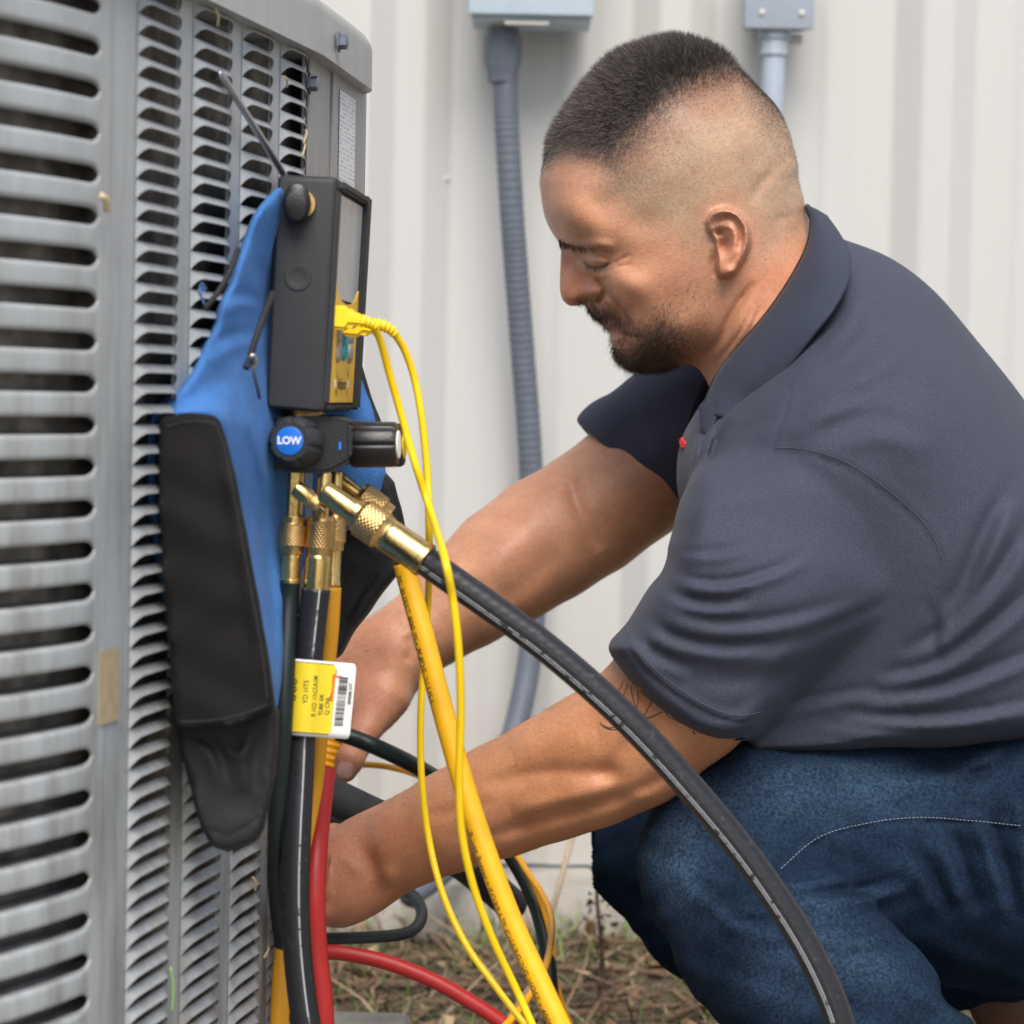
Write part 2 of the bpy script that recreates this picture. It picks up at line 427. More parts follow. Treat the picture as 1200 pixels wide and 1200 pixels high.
# ---- ground
def ground_material():
    m = bpy.data.materials.new('dry_soil'); N, L, B = nodes(m); tc = N.new('ShaderNodeTexCoord')
    n1 = N.new('ShaderNodeTexNoise'); n1.inputs['Scale'].default_value = 5; n1.inputs['Detail'].default_value = 8
    n2 = N.new('ShaderNodeTexNoise'); n2.inputs['Scale'].default_value = 60; n2.inputs['Detail'].default_value = 6
    for n in (n1, n2): L.new(tc.outputs['Object'], n.inputs['Vector'])
    rp = N.new('ShaderNodeValToRGB'); e = rp.color_ramp.elements
    e[0].position, e[0].color = .25, (.030, .022, .014, 1); e[1].position, e[1].color = .75, (.17, .13, .085, 1)
    x = e.new(.5); x.color = (.085, .062, .038, 1)
    L.new(n2.outputs['Fac'], rp.inputs['Fac'])
    c = mix_col(N, L, math_node(N, L, 'MULTIPLY', n1.outputs['Fac'], .6), rp.outputs['Color'], (.10, .095, .04))
    L.new(c, B.inputs['Base Color']); B.inputs['Roughness'].default_value = .95
    bp = N.new('ShaderNodeBump'); bp.inputs['Strength'].default_value = .8; bp.inputs['Distance'].default_value = .01
    L.new(n2.outputs['Fac'], bp.inputs['Height']); L.new(bp.outputs[0], B.inputs['Normal']); return m
M_SOIL = ground_material()
bm = bmesh.new()
bmesh.ops.create_grid(bm, x_segments=2, y_segments=2, size=60)
M_BOUNCE_GROUND = mat('pale_bounce_ground', (.24, .225, .195), .95, var=.25, scale=8)  # ground out of view, made pale to bounce fill light upward
tag(link('ground', bm_mesh('ground', bm), M_BOUNCE_GROUND), kind='structure')
# a rougher patch of soil in front of the wall, laid just over the sheet
nx, ny = 150, 90
gx = np.linspace(-.9, 1.3, nx); gy = np.linspace(1.7, FOOT_Y + .02, ny); GX, GY = np.meshgrid(gx, gy)
def lumps(x, y):
    z = 0
    for f_, a_ in ((5, .010), (13, .007), (31, .004), (70, .002)):
        z = z + a_ * np.sin(x * f_ + 1.3 * np.sin(y * f_ * .8) + f_) * np.sin(y * f_ * 1.1 + 1.7 * np.sin(x * f_ * .7))
    return z
edge = np.clip(np.minimum.reduce([GX + .9, 1.3 - GX, GY - 1.7]) / .15, 0, 1)
GZ = .004 + .45 * (.012 + lumps(GX, GY)).clip(0) * edge
V = np.stack([GX, GY, GZ], -1).reshape(-1, 3); i, j = np.meshgrid(np.arange(ny - 1), np.arange(nx - 1), indexing='ij')
Q = np.stack([i * nx + j, i * nx + j + 1, (i + 1) * nx + j + 1, (i + 1) * nx + j], -1).reshape(-1, 4)
tag(link('soil', np_mesh('soil', V, Q), M_SOIL), kind='structure')
def gz(x, y): return .004 + .45 * np.clip(.012 + lumps(x, y), 0, None)

# ---- concrete footing and the siding above it
def concrete_material(name, a, b):
    m = bpy.data.materials.new(name); N, L, B = nodes(m); tc = N.new('ShaderNodeTexCoord')
    n1 = N.new('ShaderNodeTexNoise'); n1.inputs['Scale'].default_value = 7; n1.inputs['Detail'].default_value = 9; n1.inputs['Roughness'].default_value = .7
    n2 = N.new('ShaderNodeTexNoise'); n2.inputs['Scale'].default_value = 140; n2.inputs['Detail'].default_value = 5
    for n in (n1, n2): L.new(tc.outputs['Object'], n.inputs['Vector'])
    rp = N.new('ShaderNodeValToRGB'); e = rp.color_ramp.elements
    e[0].position, e[0].color = .32, (*a, 1); e[1].position, e[1].color = .68, (*b, 1)
    L.new(n1.outputs['Fac'], rp.inputs['Fac'])
    c = mix_col(N, L, .35, rp.outputs['Color'], n2.outputs['Color'], 'SOFT_LIGHT')
    L.new(c, B.inputs['Base Color']); B.inputs['Roughness'].default_value = .9
    bp = N.new('ShaderNodeBump'); bp.inputs['Strength'].default_value = .5; bp.inputs['Distance'].default_value = .003
    L.new(n2.outputs['Fac'], bp.inputs['Height']); L.new(bp.outputs[0], B.inputs['Normal']); return m
M_CONC = concrete_material('weathered_concrete', (.20, .185, .155), (.42, .395, .34))
# rough-edged footing: front face wobbles, top edge chipped
n = 240; xs = np.linspace(-4, 5, n); bm = bmesh.new(); rows = []
for x in xs:
    w_ = .004 * math.sin(x * 9) + .003 * math.sin(x * 41 + 1) ; c_ = .006 * max(0, math.sin(x * 17 + 2 * math.sin(x * 5))) ** 4
    p = [(FOOT_Y + w_ - .004, -.05), (FOOT_Y + w_, .03), (FOOT_Y + w_ + .003, FOOT_Z - .010 - c_), (FOOT_Y + w_ + .012, FOOT_Z - c_ * .6), (FOOT_Y + .05, FOOT_Z + .002 * math.sin(x * 23)), (WY + .16, FOOT_Z), (WY + .16, -.05)]
    rows.append([bm.verts.new((x, y, z)) for y, z in p])
for a, b in zip(rows, rows[1:]):
    for k in range(6): bm.faces.new((a[k], b[k], b[k + 1], a[k + 1]))
tag(auto_smooth(link('footing', bm_mesh('footing', bm), M_CONC), 40), kind='structure')

def siding_material():
    m = bpy.data.materials.new('painted_steel'); N, L, B = nodes(m); tc = N.new('ShaderNodeTexCoord')
    n1 = N.new('ShaderNodeTexNoise'); n1.inputs['Scale'].default_value = 3; n1.inputs['Detail'].default_value = 8
    n2 = N.new('ShaderNodeTexNoise'); n2.inputs['Scale'].default_value = 25; n2.inputs['Detail'].default_value = 6
    n3 = N.new('ShaderNodeTexVoronoi'); n3.inputs['Scale'].default_value = 34; n3.inputs['Randomness'].default_value = 1
    mp = N.new('ShaderNodeMapping'); mp.inputs['Scale'].default_value = (1, 1, .12); L.new(tc.outputs['Object'], mp.inputs['Vector'])
    L.new(mp.outputs[0], n1.inputs['Vector']); L.new(tc.outputs['Object'], n2.inputs['Vector']); L.new(tc.outputs['Object'], n3.inputs['Vector'])
    base = mix_col(N, L, n1.outputs['Fac'], (.525, .522, .503), (.485, .48, .457))
    sep = N.new('ShaderNodeSeparateXYZ'); L.new(tc.outputs['Object'], sep.inputs[0])
    # splash dirt on the lowest hand's breadth
    low = N.new('ShaderNodeMapRange'); low.inputs['From Min'].default_value = .42; low.inputs['From Max'].default_value = .05; L.new(sep.outputs['Z'], low.inputs['Value'])
    f = math_node(N, L, 'MULTIPLY', low.outputs[0], math_node(N, L, 'ADD', n2.outputs['Fac'], .25))
    c = mix_col(N, L, math_node(N, L, 'MULTIPLY', f, .62), base, (.36, .32, .25))
    sp = N.new('ShaderNodeMapRange'); sp.inputs['From Min'].default_value = .075; sp.inputs['From Max'].default_value = .05; L.new(n3.outputs['Distance'], sp.inputs['Value'])
    g = math_node(N, L, 'MULTIPLY', sp.outputs[0], math_node(N, L, 'GREATER_THAN', n2.outputs['Fac'], .58))
    c = mix_col(N, L, math_node(N, L, 'MULTIPLY', g, .5), c, (.38, .36, .33))
    L.new(c, B.inputs['Base Color']); B.inputs['Roughness'].default_value = .5; B.inputs['Specular IOR Level'].default_value = .35
    return m
M_SIDING = siding_material()
wall = thing('metal_wall', 'cream ribbed metal siding wall standing behind the crouching man', 'wall', (0, WY, FOOT_Z))
X0 = wall_x(475)                                         # centre of a main rib
SP = wall_x(475 + 305) - X0
def rib_profile(x0):
    "one sheet: main rib at its left edge and middle, two low beads between; y is out of the wall (towards the camera)"
    pr = []
    for k in range(3):
        c = x0 + k * SP
        pr += [(c - .048, 0), (c - .016, .024), (c + .016, .024), (c + .048, 0)]
        for b in (SP / 3 + .012, 2 * SP / 3 - .012): pr += [(c + b - .022, 0), (c + b - .012, .0035), (c + b + .012, .0035), (c + b + .022, 0)]
    return pr
for s in range(-4, 5):
    pr = rib_profile(X0 + s * 3 * SP); off = .0006 * (s % 2)
    pr = pr + [(X0 + (s + 1) * 3 * SP - .048, 0)]
    bm = bmesh.new(); zz = [FOOT_Z - .03 + .035, .9, 3.2]; cols = []
    for x, y in pr: cols.append([bm.verts.new((x, WY - y - off, z)) for z in zz])
    for a, b in zip(cols, cols[1:]):
        for k in range(len(zz) - 1): bm.faces.new((a[k], b[k], b[k + 1], a[k + 1]))
    o = link('siding_panel', bm_mesh('siding_panel', bm), M_SIDING, wall)
    bv = o.modifiers.new('round', 'BEVEL'); bv.width = .004; bv.segments = 2; bv.limit_method = 'ANGLE'; bv.angle_limit = R_(12)
    sd = o.modifiers.new('gauge', 'SOLIDIFY'); sd.thickness = .0012; sd.offset = -1
M_SCREW = mat('dull_screw', (.52, .51, .48), .6, .1)
for px, py in ((523, 210),):
    p = on_wall(px, py); p.y = WY - .0035 if px not in (1082,) else WY - .034
    lathe('screw', p, (0, -1, 0), [(0, .0045), (.001, .0045), (.0012, .0032), (.0025, .003), (.003, .0025)], M_SIDING, wall, n=6)

# ---- electrical boxes and conduits
M_BOX = mat('pale_blue_grey_box', (.42, .50, .56), .45, var=.05)
M_BOX2 = mat('cool_grey_box', (.30, .335, .39), .5, var=.06)
M_CONDUIT = mat('grey_conduit', (.105, .120, .150), .48, var=.1, scale=60)
M_CONDUIT2 = mat('pale_conduit', (.36, .41, .48), .5, var=.06)
p0, p1 = on_wall(552, 24, WY - .11), on_wall(693, 24, WY - .11)
eb = thing('electrical_box', 'pale blue grey electrical box with a corrugated conduit below it', 'box', (p0.x, WY - .06, p0.z))
box('body', (p0.x, WY - .11, p0.z), (p1.x, WY - .033, p0.z + .34), M_BOX, eb, .004)
box('lid', (p0.x - .003, WY - .122, p0.z + .006), (p1.x + .003, WY - .1105, p0.z + .345), M_BOX, eb, .003)
xm = (p0.x + p1.x) / 2
box('latch', (xm - .03, WY - .116, p0.z - .004), (xm + .02, WY - .100, p0.z - .0005), M_SCREW, eb, .001)
p0, p1 = on_wall(871, 34, WY - .08), on_wall(953, 34, WY - .08)
eb2 = thing('electrical_box', 'small grey outlet box on the wall above the crouching man', 'box', (p0.x, WY - .05, p0.z))
box('body', (p0.x + .003, WY - .08, p0.z + .004), (p1.x - .003, WY - .033, p0.z + .12), M_BOX2, eb2, .006)
box('cover', (p0.x, WY - .088, p0.z), (p1.x, WY - .0805, p0.z + .125), M_BOX2, eb2, .003)
for q in (.02, .065): lathe('screw', Vector((p0.x + q, WY - .0885, p0.z + .018)), (0, -1, 0), [(0, .0035), (.0015, .0035), (.002, .002)], M_SCREW, eb2, n=10)
cn = thing('conduit', 'dark grey corrugated conduit running down the wall from the electrical box', 'conduit', tuple(on_wall(590, 40)))
# corrugated run: radius ripples along its length
wy = lambda px, py, y: on_wall(px, py, y)
pts = [wy(592, 92, WY - .072), wy(594, 150, WY - .070), wy(600, 250, WY - .068), wy(606, 330, WY - .062), wy(613, 420, WY - .055), wy(620, 510, WY - .052), wy(624, 600, WY - .050), wy(626, 690, WY - .050), wy(622, 760, WY - .056), wy(612, 820, WY - .07), wy(596, 880, WY - .09), wy(570, 950, WY - .12), wy(530, 1010, WY - .17), wy(480, 1050, WY - .26)]
C = catmull(np.array([tuple(p) for p in pts]), 40)
me, _ = tube_mesh('corrugated_tube', C, .0138, 20, fn=lambda i, th, r: r * (1 + .026 * np.sin(i * 1.6)))
link('corrugated_tube', me, M_CONDUIT, cn)
q = wy(590, 30, WY - .072)
lathe('connector', q, (0.004, 0, -1), [(0, .018), (.012, .018), (.0125, .0215), (.040, .0215), (.052, .0175), (.064, .0165), (.065, .0142)], M_CONDUIT, cn, n=8, deg=20)
lathe('locknut', q + Vector((0, 0, .004)), (0, 0, -1), [(0, .019), (.006, .019)], M_SCREW, cn, n=8)
cn2 = thing('conduit', 'pale grey rigid conduit running down behind the head of the man', 'conduit', tuple(on_wall(910, 60)))
lathe('tube', wy(908, 42, WY - .062), (-.012, 0, -1), [(0, .0135), (.9, .0135)], M_CONDUIT2, cn2)
lathe('connector', wy(908, 34, WY - .062), (-.012, 0, -1), [(0, .019), (.012, .019), (.013, .0165), (.03, .0165), (.031, .0137)], M_CONDUIT2, cn2, n=10)
box('strap', (wy(880, 44, WY - .06).x, WY - .05, wy(880, 44, WY - .06).z - .004), (wy(942, 44, WY - .06).x, WY - .034, wy(880, 44, WY - .06).z + .006), M_SCREW, cn2, .002)

# ---- pad under the unit
pe = W(484, 1187, 2.03)
PAD_Z = .13
o_ = Vector((0, 0, CAM_Z)); r_ = W(484, 1184, 1) - o_; pe = o_ + r_ * ((PAD_Z - o_.z) / r_.z)
box('concrete_pad', (-1.1, .75, 0), (pe.x, pe.y, PAD_Z), M_CONC, None, .012, 3)
tag(bpy.data.objects['concrete_pad'], 'grey concrete pad lying under the air conditioner', 'pad')

# ---- dead grass, straw, leaves and sprouts
def blades(name, n, area, ln, wd, cols, up, seed, curl=.3, dens=None):
    rg = np.random.default_rng(seed); x = rg.uniform(area[0], area[1], n); y = rg.uniform(area[2], area[3], n)
    if dens is not None: k = dens(x, y) > rg.random(n); x, y = x[k], y[k]; n = len(x)
    a = rg.uniform(0, 2 * np.pi, n); el = np.clip(rg.normal(up, .25, n), -.05, 1.4); L = ln * rg.uniform(.4, 1.3, n)
    d = np.stack([np.cos(a) * np.cos(el), np.sin(a) * np.cos(el), np.sin(el)], 1); s = np.stack([-np.sin(a), np.cos(a), 0 * a], 1) * (wd * rg.uniform(.5, 1.3, n))[:, None]
    p = np.stack([x, y, gz(x, y) + rg.uniform(0, .012, n)], 1); m = p + d * (L * .5)[:, None]; m[:, 2] += rg.uniform(0, .01, n)
    bend = rg.normal(0, curl, (n, 3)); bend[:, 2] = -np.abs(bend[:, 2]) * .6; d2 = d + bend; d2 /= np.linalg.norm(d2, axis=1)[:, None]; t = m + d2 * (L * .5)[:, None]
    t[:, 2] = np.maximum(t[:, 2], gz(t[:, 0], t[:, 1]))
    V = np.stack([p - s, p + s, m + s * .8, m - s * .8, t], 1).reshape(-1, 3); b = np.arange(n)[:, None] * 5
    T = np.concatenate([b + [0, 1, 2], b + [0, 2, 3], b + [3, 2, 4]])
    me = np_mesh(name, V, T, False); c = np.array(cols)[rg.integers(0, len(cols), n)] * rg.uniform(.7, 1.25, (n, 1)); set_color(me, np.repeat(c, 5, 0))
    m_ = bpy.data.materials.new(name); N, L_, B = nodes(m_); at = N.new('ShaderNodeAttribute'); at.attribute_name = 'tone'
    L_.new(at.outputs['Color'], B.inputs['Base Color']); B.inputs['Roughness'].default_value = .75; B.inputs['Specular IOR Level'].default_value = .25
    return tag(link(name, me, m_), kind='stuff')
AR = (-.55, 1.0, 1.75, FOOT_Y - .005)
blades('dead_grass', 9000, AR, .06, .0014, [(.22, .165, .095), (.14, .095, .05), (.28, .22, .14), (.09, .06, .035), (.07, .045, .03)], .18, 3)
blades('straw', 1100, AR, .17, .0018, [(.32, .25, .155), (.22, .155, .085), (.16, .105, .06)], .06, 4, .12)
pat = lambda x, y: .5 + .5 * np.sin(x * 9 + 1.2) * np.sin(y * 11 + 2)
blades('green_grass', 6000, AR, .05, .0013, [(.10, .17, .035), (.16, .22, .06), (.07, .12, .03)], .7, 5, .3, lambda x, y: pat(x, y) ** 1.5 * .8)
blades('dead_leaves', 700, AR, .035, .007, [(.30, .19, .10), (.22, .13, .07), (.40, .29, .17)], .15, 6, .6)
# brown vine stems lying along the wall, each one a thing
M_TWIG = mat('twig_bark', (.13, .075, .045), .85, scale=80, bump=.4)
tw = [([(-.28, 2.58), (-.10, 2.60), (.05, 2.57), (.12, 2.60)], .006), ([(-.05, 2.40), (.06, 2.47), (.17, 2.50), (.27, 2.49)], .004), ([(-.33, 2.62), (-.2, 2.66), (-.05, 2.63), (.08, 2.66), (.20, 2.62)], .005), ([(-.30, 2.52), (-.12, 2.55), (.02, 2.50), (.16, 2.54)], .004), ([(-.22, 2.74), (-.05, 2.73), (.10, 2.77), (.22, 2.74)], .0035), ([(.16, 2.45), (.25, 2.58), (.36, 2.60)], .004)]
TWL = ['thick brown vine stem lying across the grass just below the bent dark pipe', 'brown twig lying on the grass between the yellow hose and the knee', 'long brown vine stem lying across the dry grass below the hand', 'thin brown twig lying on the dry grass near the red hose', 'thin brown stem lying along the concrete footing', 'short brown twig lying on the grass near the bent knee']
for (pt, r), lb in zip(tw, TWL):
    C = catmull(np.array([(x, y, float(gz(x, y)) + .012 + .006 * math.sin(9 * x)) for x, y in pt]), 10)
    me, _ = tube_mesh('twig', C, np.linspace(r, r * .5, len(C)), 8); tag(link('twig', me, M_TWIG), lb, 'twig', 'twigs on the ground')
# dark dried seed stalk standing by the knee
st = W(700, 1180, 2.55); base = Vector((st.x, st.y, 0)); C = catmull(np.array([(base.x, base.y, 0), (base.x + .004, base.y, .06), (base.x - .003, base.y, .13), (base.x + .002, base.y, .17)]), 8)
stalk = thing('dried_weed', 'dark dried weed stalk standing in the grass left of the knee', 'weed', base)
me, _ = tube_mesh('stem', C, np.linspace(.003, .0012, len(C)), 7); M_WEED = mat('dried_weed', (.06, .035, .022), .9); link('stem', me, M_WEED, stalk)
bm = bmesh.new()
for k in range(90):
    z = random.uniform(.03, .17); a = random.uniform(0, 6.28); rr = random.uniform(.003, .018) * (1.1 - z * 4 * .8 if z > .1 else 1); c = base + Vector((rr * math.cos(a), rr * math.sin(a), z)); s = random.uniform(.003, .006)
    v = [bm.verts.new(c + Vector((random.uniform(-s, s), random.uniform(-s, s), random.uniform(-s, s)))) for _ in range(4)]
    for f_ in ((0, 1, 2), (0, 2, 3), (0, 3, 1), (1, 3, 2)): bm.faces.new([v[i] for i in f_])
tag(link('seed_head', bm_mesh('seed_head', bm), M_WEED, stalk), kind='stuff')
# pale dry stalk leaning by the footing
C = c2w(catmull([cs(640, 1090, 2.5), cs(655, 1040, 2.5), cs(668, 990, 2.52), cs(680, 950, 2.55)], 8)); C[0][2] = 0
me, _ = tube_mesh('dry_stalk', C, .003, 7); tag(link('dry_stalk', me, mat('dry_stalk', (.42, .33, .22), .8)), 'pale dry stalk leaning up in front of the footing', 'stalk')
# ================================================================== the condensing unit
M_UNIT = mat('grey_unit_paint', (.375, .395, .400), .42, var=.12, scale=11, bump=.05, bscale=700, spec=.5)
M_UNIT2 = mat('grey_post_paint', (.345, .35, .338), .42, var=.06, scale=9)
M_LID = mat('grey_lid_paint', (.325, .325, .315), .4, var=.1, scale=14)
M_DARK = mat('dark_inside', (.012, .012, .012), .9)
M_SCR2 = mat('zinc_screw', (.20, .23, .28), .35, .9)
def grime(m, lo, hi, amt):
    "road dust and old water marks, heavier towards the foot of the unit"
    N, L, B = m.node_tree.nodes, m.node_tree.links, m.node_tree.nodes['Principled BSDF']; src = B.inputs['Base Color'].links[0].from_socket
    ge = N.new('ShaderNodeNewGeometry'); sp = N.new('ShaderNodeSeparateXYZ'); L.new(ge.outputs['Position'], sp.inputs[0])
    mp = N.new('ShaderNodeMapping'); mp.inputs['Scale'].default_value = (60, 60, 9); L.new(ge.outputs['Position'], mp.inputs['Vector'])
    n1 = N.new('ShaderNodeTexNoise'); n1.inputs['Scale'].default_value = 1; n1.inputs['Detail'].default_value = 8; n1.inputs['Roughness'].default_value = .7; L.new(mp.outputs[0], n1.inputs['Vector'])
    n2 = N.new('ShaderNodeTexNoise'); n2.inputs['Scale'].default_value = 300; n2.inputs['Detail'].default_value = 4; L.new(ge.outputs['Position'], n2.inputs['Vector'])
    z = N.new('ShaderNodeMapRange'); z.inputs['From Min'].default_value = hi; z.inputs['From Max'].default_value = lo; L.new(sp.outputs['Z'], z.inputs['Value'])
    r = N.new('ShaderNodeMapRange'); r.inputs['From Min'].default_value = .42; r.inputs['From Max'].default_value = .68; L.new(n1.outputs['Fac'], r.inputs['Value'])
    f = math_node(N, L, 'MULTIPLY', r.outputs[0], math_node(N, L, 'ADD', math_node(N, L, 'MULTIPLY', z.outputs[0], amt), .16))
    c = mix_col(N, L, f, src, (.17, .15, .125))
    s2 = N.new('ShaderNodeMapRange'); s2.inputs['From Min'].default_value = .66; s2.inputs['From Max'].default_value = .74; L.new(n2.outputs['Fac'], s2.inputs['Value'])
    c = mix_col(N, L, math_node(N, L, 'MULTIPLY', s2.outputs[0], .35), c, (.55, .52, .46))
    L.new(c, B.inputs['Base Color'])
for m_ in (M_UNIT, M_UNIT2, M_LID): grime(m_, .33, .85, .75)
def coil_material():
    m = bpy.data.materials.new('coil_fins'); N, L, B = nodes(m); tc = N.new('ShaderNodeTexCoord')
    at = N.new('ShaderNodeAttribute'); at.attribute_name = 'along'
    w1 = N.new('ShaderNodeTexNoise'); w1.inputs['Scale'].default_value = 60; w1.inputs['Detail'].default_value = 6; L.new(tc.outputs['Object'], w1.inputs['Vector'])
    s = math_node(N, L, 'SINE', math_node(N, L, 'MULTIPLY', at.outputs['Fac'], 3600.))
    f = math_node(N, L, 'ADD', math_node(N, L, 'MULTIPLY', s, .22), w1.outputs['Fac'])
    rp = N.new('ShaderNodeValToRGB'); e = rp.color_ramp.elements; e[0].position, e[0].color = .3, (.03, .025, .02, 1); e[1].position, e[1].color = .85, (.42, .37, .32, 1)
    L.new(f, rp.inputs['Fac']); L.new(rp.outputs[0], B.inputs['Base Color']); B.inputs['Roughness'].default_value = .55; B.inputs['Metallic'].default_value = .3; return m
M_COIL = coil_material()
# plan of the louvred face: a curve at left, then a straight run away from the camera
def pl(px, d): p = W(px, 465, d); return (p.x, p.y)
D0, E0 = pl(180, 1.14), pl(334, 1.335)
dx, dy = E0[0] - D0[0], E0[1] - D0[1]; Ld = math.hypot(dx, dy); U = (dx / Ld, dy / Ld); NRM = (U[1], -U[0])   # outward: towards +x
B0 = pl(146, 1.10)
_, sB = on_plan(146, 465, D0, E0)
Bx = (D0[0] + U[0] * sB, D0[1] + U[1] * sB)
_e1, _ = on_plan(352, 465, D0, E0); _f1 = pl(428, 1.562); _l2 = math.hypot(_f1[0] - _e1.x, _f1[1] - _e1.y)
U2 = ((_f1[0] - _e1.x) / _l2, (_f1[1] - _e1.y) / _l2); NR2 = (U2[1], -U2[0]); SB2 = on_plan(352, 465, D0, E0)[1]
def straight(s): return (D0[0] + U[0] * s, D0[1] + U[1] * s)
# curved corner to the left of the straight run: turns by ~80 degrees over an arc
RAD = .30
def plan_at(s):
    "point and outward normal at metres s along the face, s = 0 at D0; the straight part starts at sB"
    if s >= SB2: return Vector((_e1.x + U2[0] * (s - SB2), _e1.y + U2[1] * (s - SB2), 0)), Vector((NR2[0], NR2[1], 0))
    if s >= sB: p = straight(s); return Vector((p[0], p[1], 0)), Vector((NRM[0], NRM[1], 0))
    a = min((sB - s) / RAD, R_(82)); th0 = math.atan2(NRM[1], NRM[0])
    cx, cy = Bx[0] - NRM[0] * RAD, Bx[1] - NRM[1] * RAD
    th = th0 - a; p = Vector((cx + RAD * math.cos(th), cy + RAD * math.sin(th), 0)); n = Vector((math.cos(th), math.sin(th), 0))
    rest = (sB - s) - RAD * R_(82)
    if rest > 0: p = p + Vector((n.y, -n.x, 0)) * rest
    return p, n
def s_of(px, py=465): return on_plan(px, py, D0, E0)[1]
ZLID = on_plan(350, 61, D0, E0)[0].z
ZTOP = ZLID + .03
ZBOT = PAD_Z + .02
unit = thing('air_conditioner', 'grey outdoor air conditioner with louvred sides standing on a concrete pad', 'air conditioner', (Bx[0] - .3, Bx[1], PAD_Z))
def P3(s, z, off=0.0):
    p, n = plan_at(s); return Vector((p.x + n.x * off, p.y + n.y * off, z))
def sheet(name, s0, s1, z0, z1, m, parent, off=0.0, thick=.0012, bev=.0, n=None):
    n = n or max(1, int(abs(s1 - s0) / .01) if min(s0, s1) < sB else 1); bm = bmesh.new(); A, Bk = [], []
    for k in range(n + 1):
        s = s0 + (s1 - s0) * k / n
        A.append([bm.verts.new(P3(s, z, off)) for z in (z0, z1)]); Bk.append([bm.verts.new(P3(s, z, off - thick)) for z in (z0, z1)])
    for a, b, c, d in zip(A, A[1:], Bk, Bk[1:]):
        bm.faces.new((a[0], b[0], b[1], a[1])); bm.faces.new((d[0], c[0], c[1], d[1])); bm.faces.new((a[1], b[1], d[1], c[1])); bm.faces.new((b[0], a[0], c[0], d[0]))
    bm.faces.new((A[0][0], A[0][1], Bk[0][1], Bk[0][0])); bm.faces.new((A[-1][1], A[-1][0], Bk[-1][0], Bk[-1][1]))
    bmesh.ops.recalc_face_normals(bm, faces=bm.faces[:])
    if bev: bmesh.ops.bevel(bm, geom=[e for e in bm.edges if abs(e.verts[0].co.z - e.verts[1].co.z) > .1], offset=bev, segments=2, affect='EDGES')
    return auto_smooth(link(name, bm_mesh(name, bm), m, parent), 30)
s2 = lambda px, py=465: SB2 + on_plan(px, py, (_e1.x, _e1.y), _f1)[1]
# louvre columns of the straight run
COLS = [(s_of(155), s_of(203)), (s_of(220), s_of(263)), (s_of(277), s_of(310.5)), (s_of(322), s_of(350))]
PITCH_ = 23.4 / F * 1.14
ROW0 = ZLID + .002
def louvre(s0, s1, H=.0038, rnd=.010, ns=12):
    "one pressed louvre blade: attached along its top, free lip below, ends run back into the sheet"
    bm = bmesh.new(); G = []; w_ = s1 - s0
    ts = sorted(set([0, 1] + [0.5 - 0.5 * math.cos(math.pi * k / ns) for k in range(ns + 1)]))
    for t in ts:
        e = min(t * w_, (1 - t) * w_) / rnd; e = math.sqrt(max(0, 1 - (1 - min(1, e)) ** 2)); col = []
        for q in (0, .22, .5, .78, .95, 1.0, 1.03):
            h = H * e * (q if q <= 1 else .9) ** .85; z = -PITCH_ * (q * (1 - .60 * e)) if q <= 1 else -PITCH_ * (1 - .60 * e) - .0004
            col.append(bm.verts.new(P3(s0 + w_ * t, z, h + .0002)))
        G.append(col)
    for a, b in zip(G, G[1:]):
        for k in range(6): bm.faces.new((a[k], b[k], b[k + 1], a[k + 1]))
    me = bm_mesh('slat', bm, True); me.materials.append(M_UNIT); return me
nrow = int((ROW0 - .335) / PITCH_)
for s0, s1 in COLS:
    me = louvre(s0, s1); 
    for k in range(nrow):
        o = link('slat', me, None, unit); o.location = Vector((0, 0, ROW0 - k * PITCH_))
    me2 = bpy.data.meshes.new('slats'); V, Fc = [], []
    for k in range(nrow, int((ROW0 - ZBOT - .05) / PITCH_)):
        b = len(V); V += [(v.co.x, v.co.y, v.co.z + ROW0 - k * PITCH_) for v in me.vertices]; Fc += [tuple(i + b for i in p.vertices) for p in me.polygons]
    me2.from_pydata(V, [], Fc); 
    for p in me2.polygons: p.use_smooth = True
    tag(link('slats', me2, M_UNIT, unit), kind='stuff')
# rounded slot ends: the sheet between the columns spreads into the gaps between blades
edges = [(s_of(127.5), COLS[0][0])] + [(a[1], b[0]) for a, b in zip(COLS, COLS[1:])] + [(COLS[-1][1], SB2 + .002)]
for a, b in edges: sheet('panel_strip', a, b, ZBOT, ZLID + .016, M_UNIT, unit, 0, .0012, .0004)
sL = s_of(116) if False else None
def s_curve(px, py=465):
    "metres along the curved corner where a pixel's sight line meets it"
    best = min(np.linspace(sB - .45, sB + .05, 4000), key=lambda s: abs(proj_px(P3(s, CAM_Z)) - px)); return float(best)
def proj_px(p):
    q = CAM.inverted() @ p; return 600 + F * q.x / -q.z
sA = s_curve(113)
sheet('panel_strip', sA, s_of(126.5), ZBOT, ZLID + .016, M_UNIT, unit, .0006, .0014, .0004)
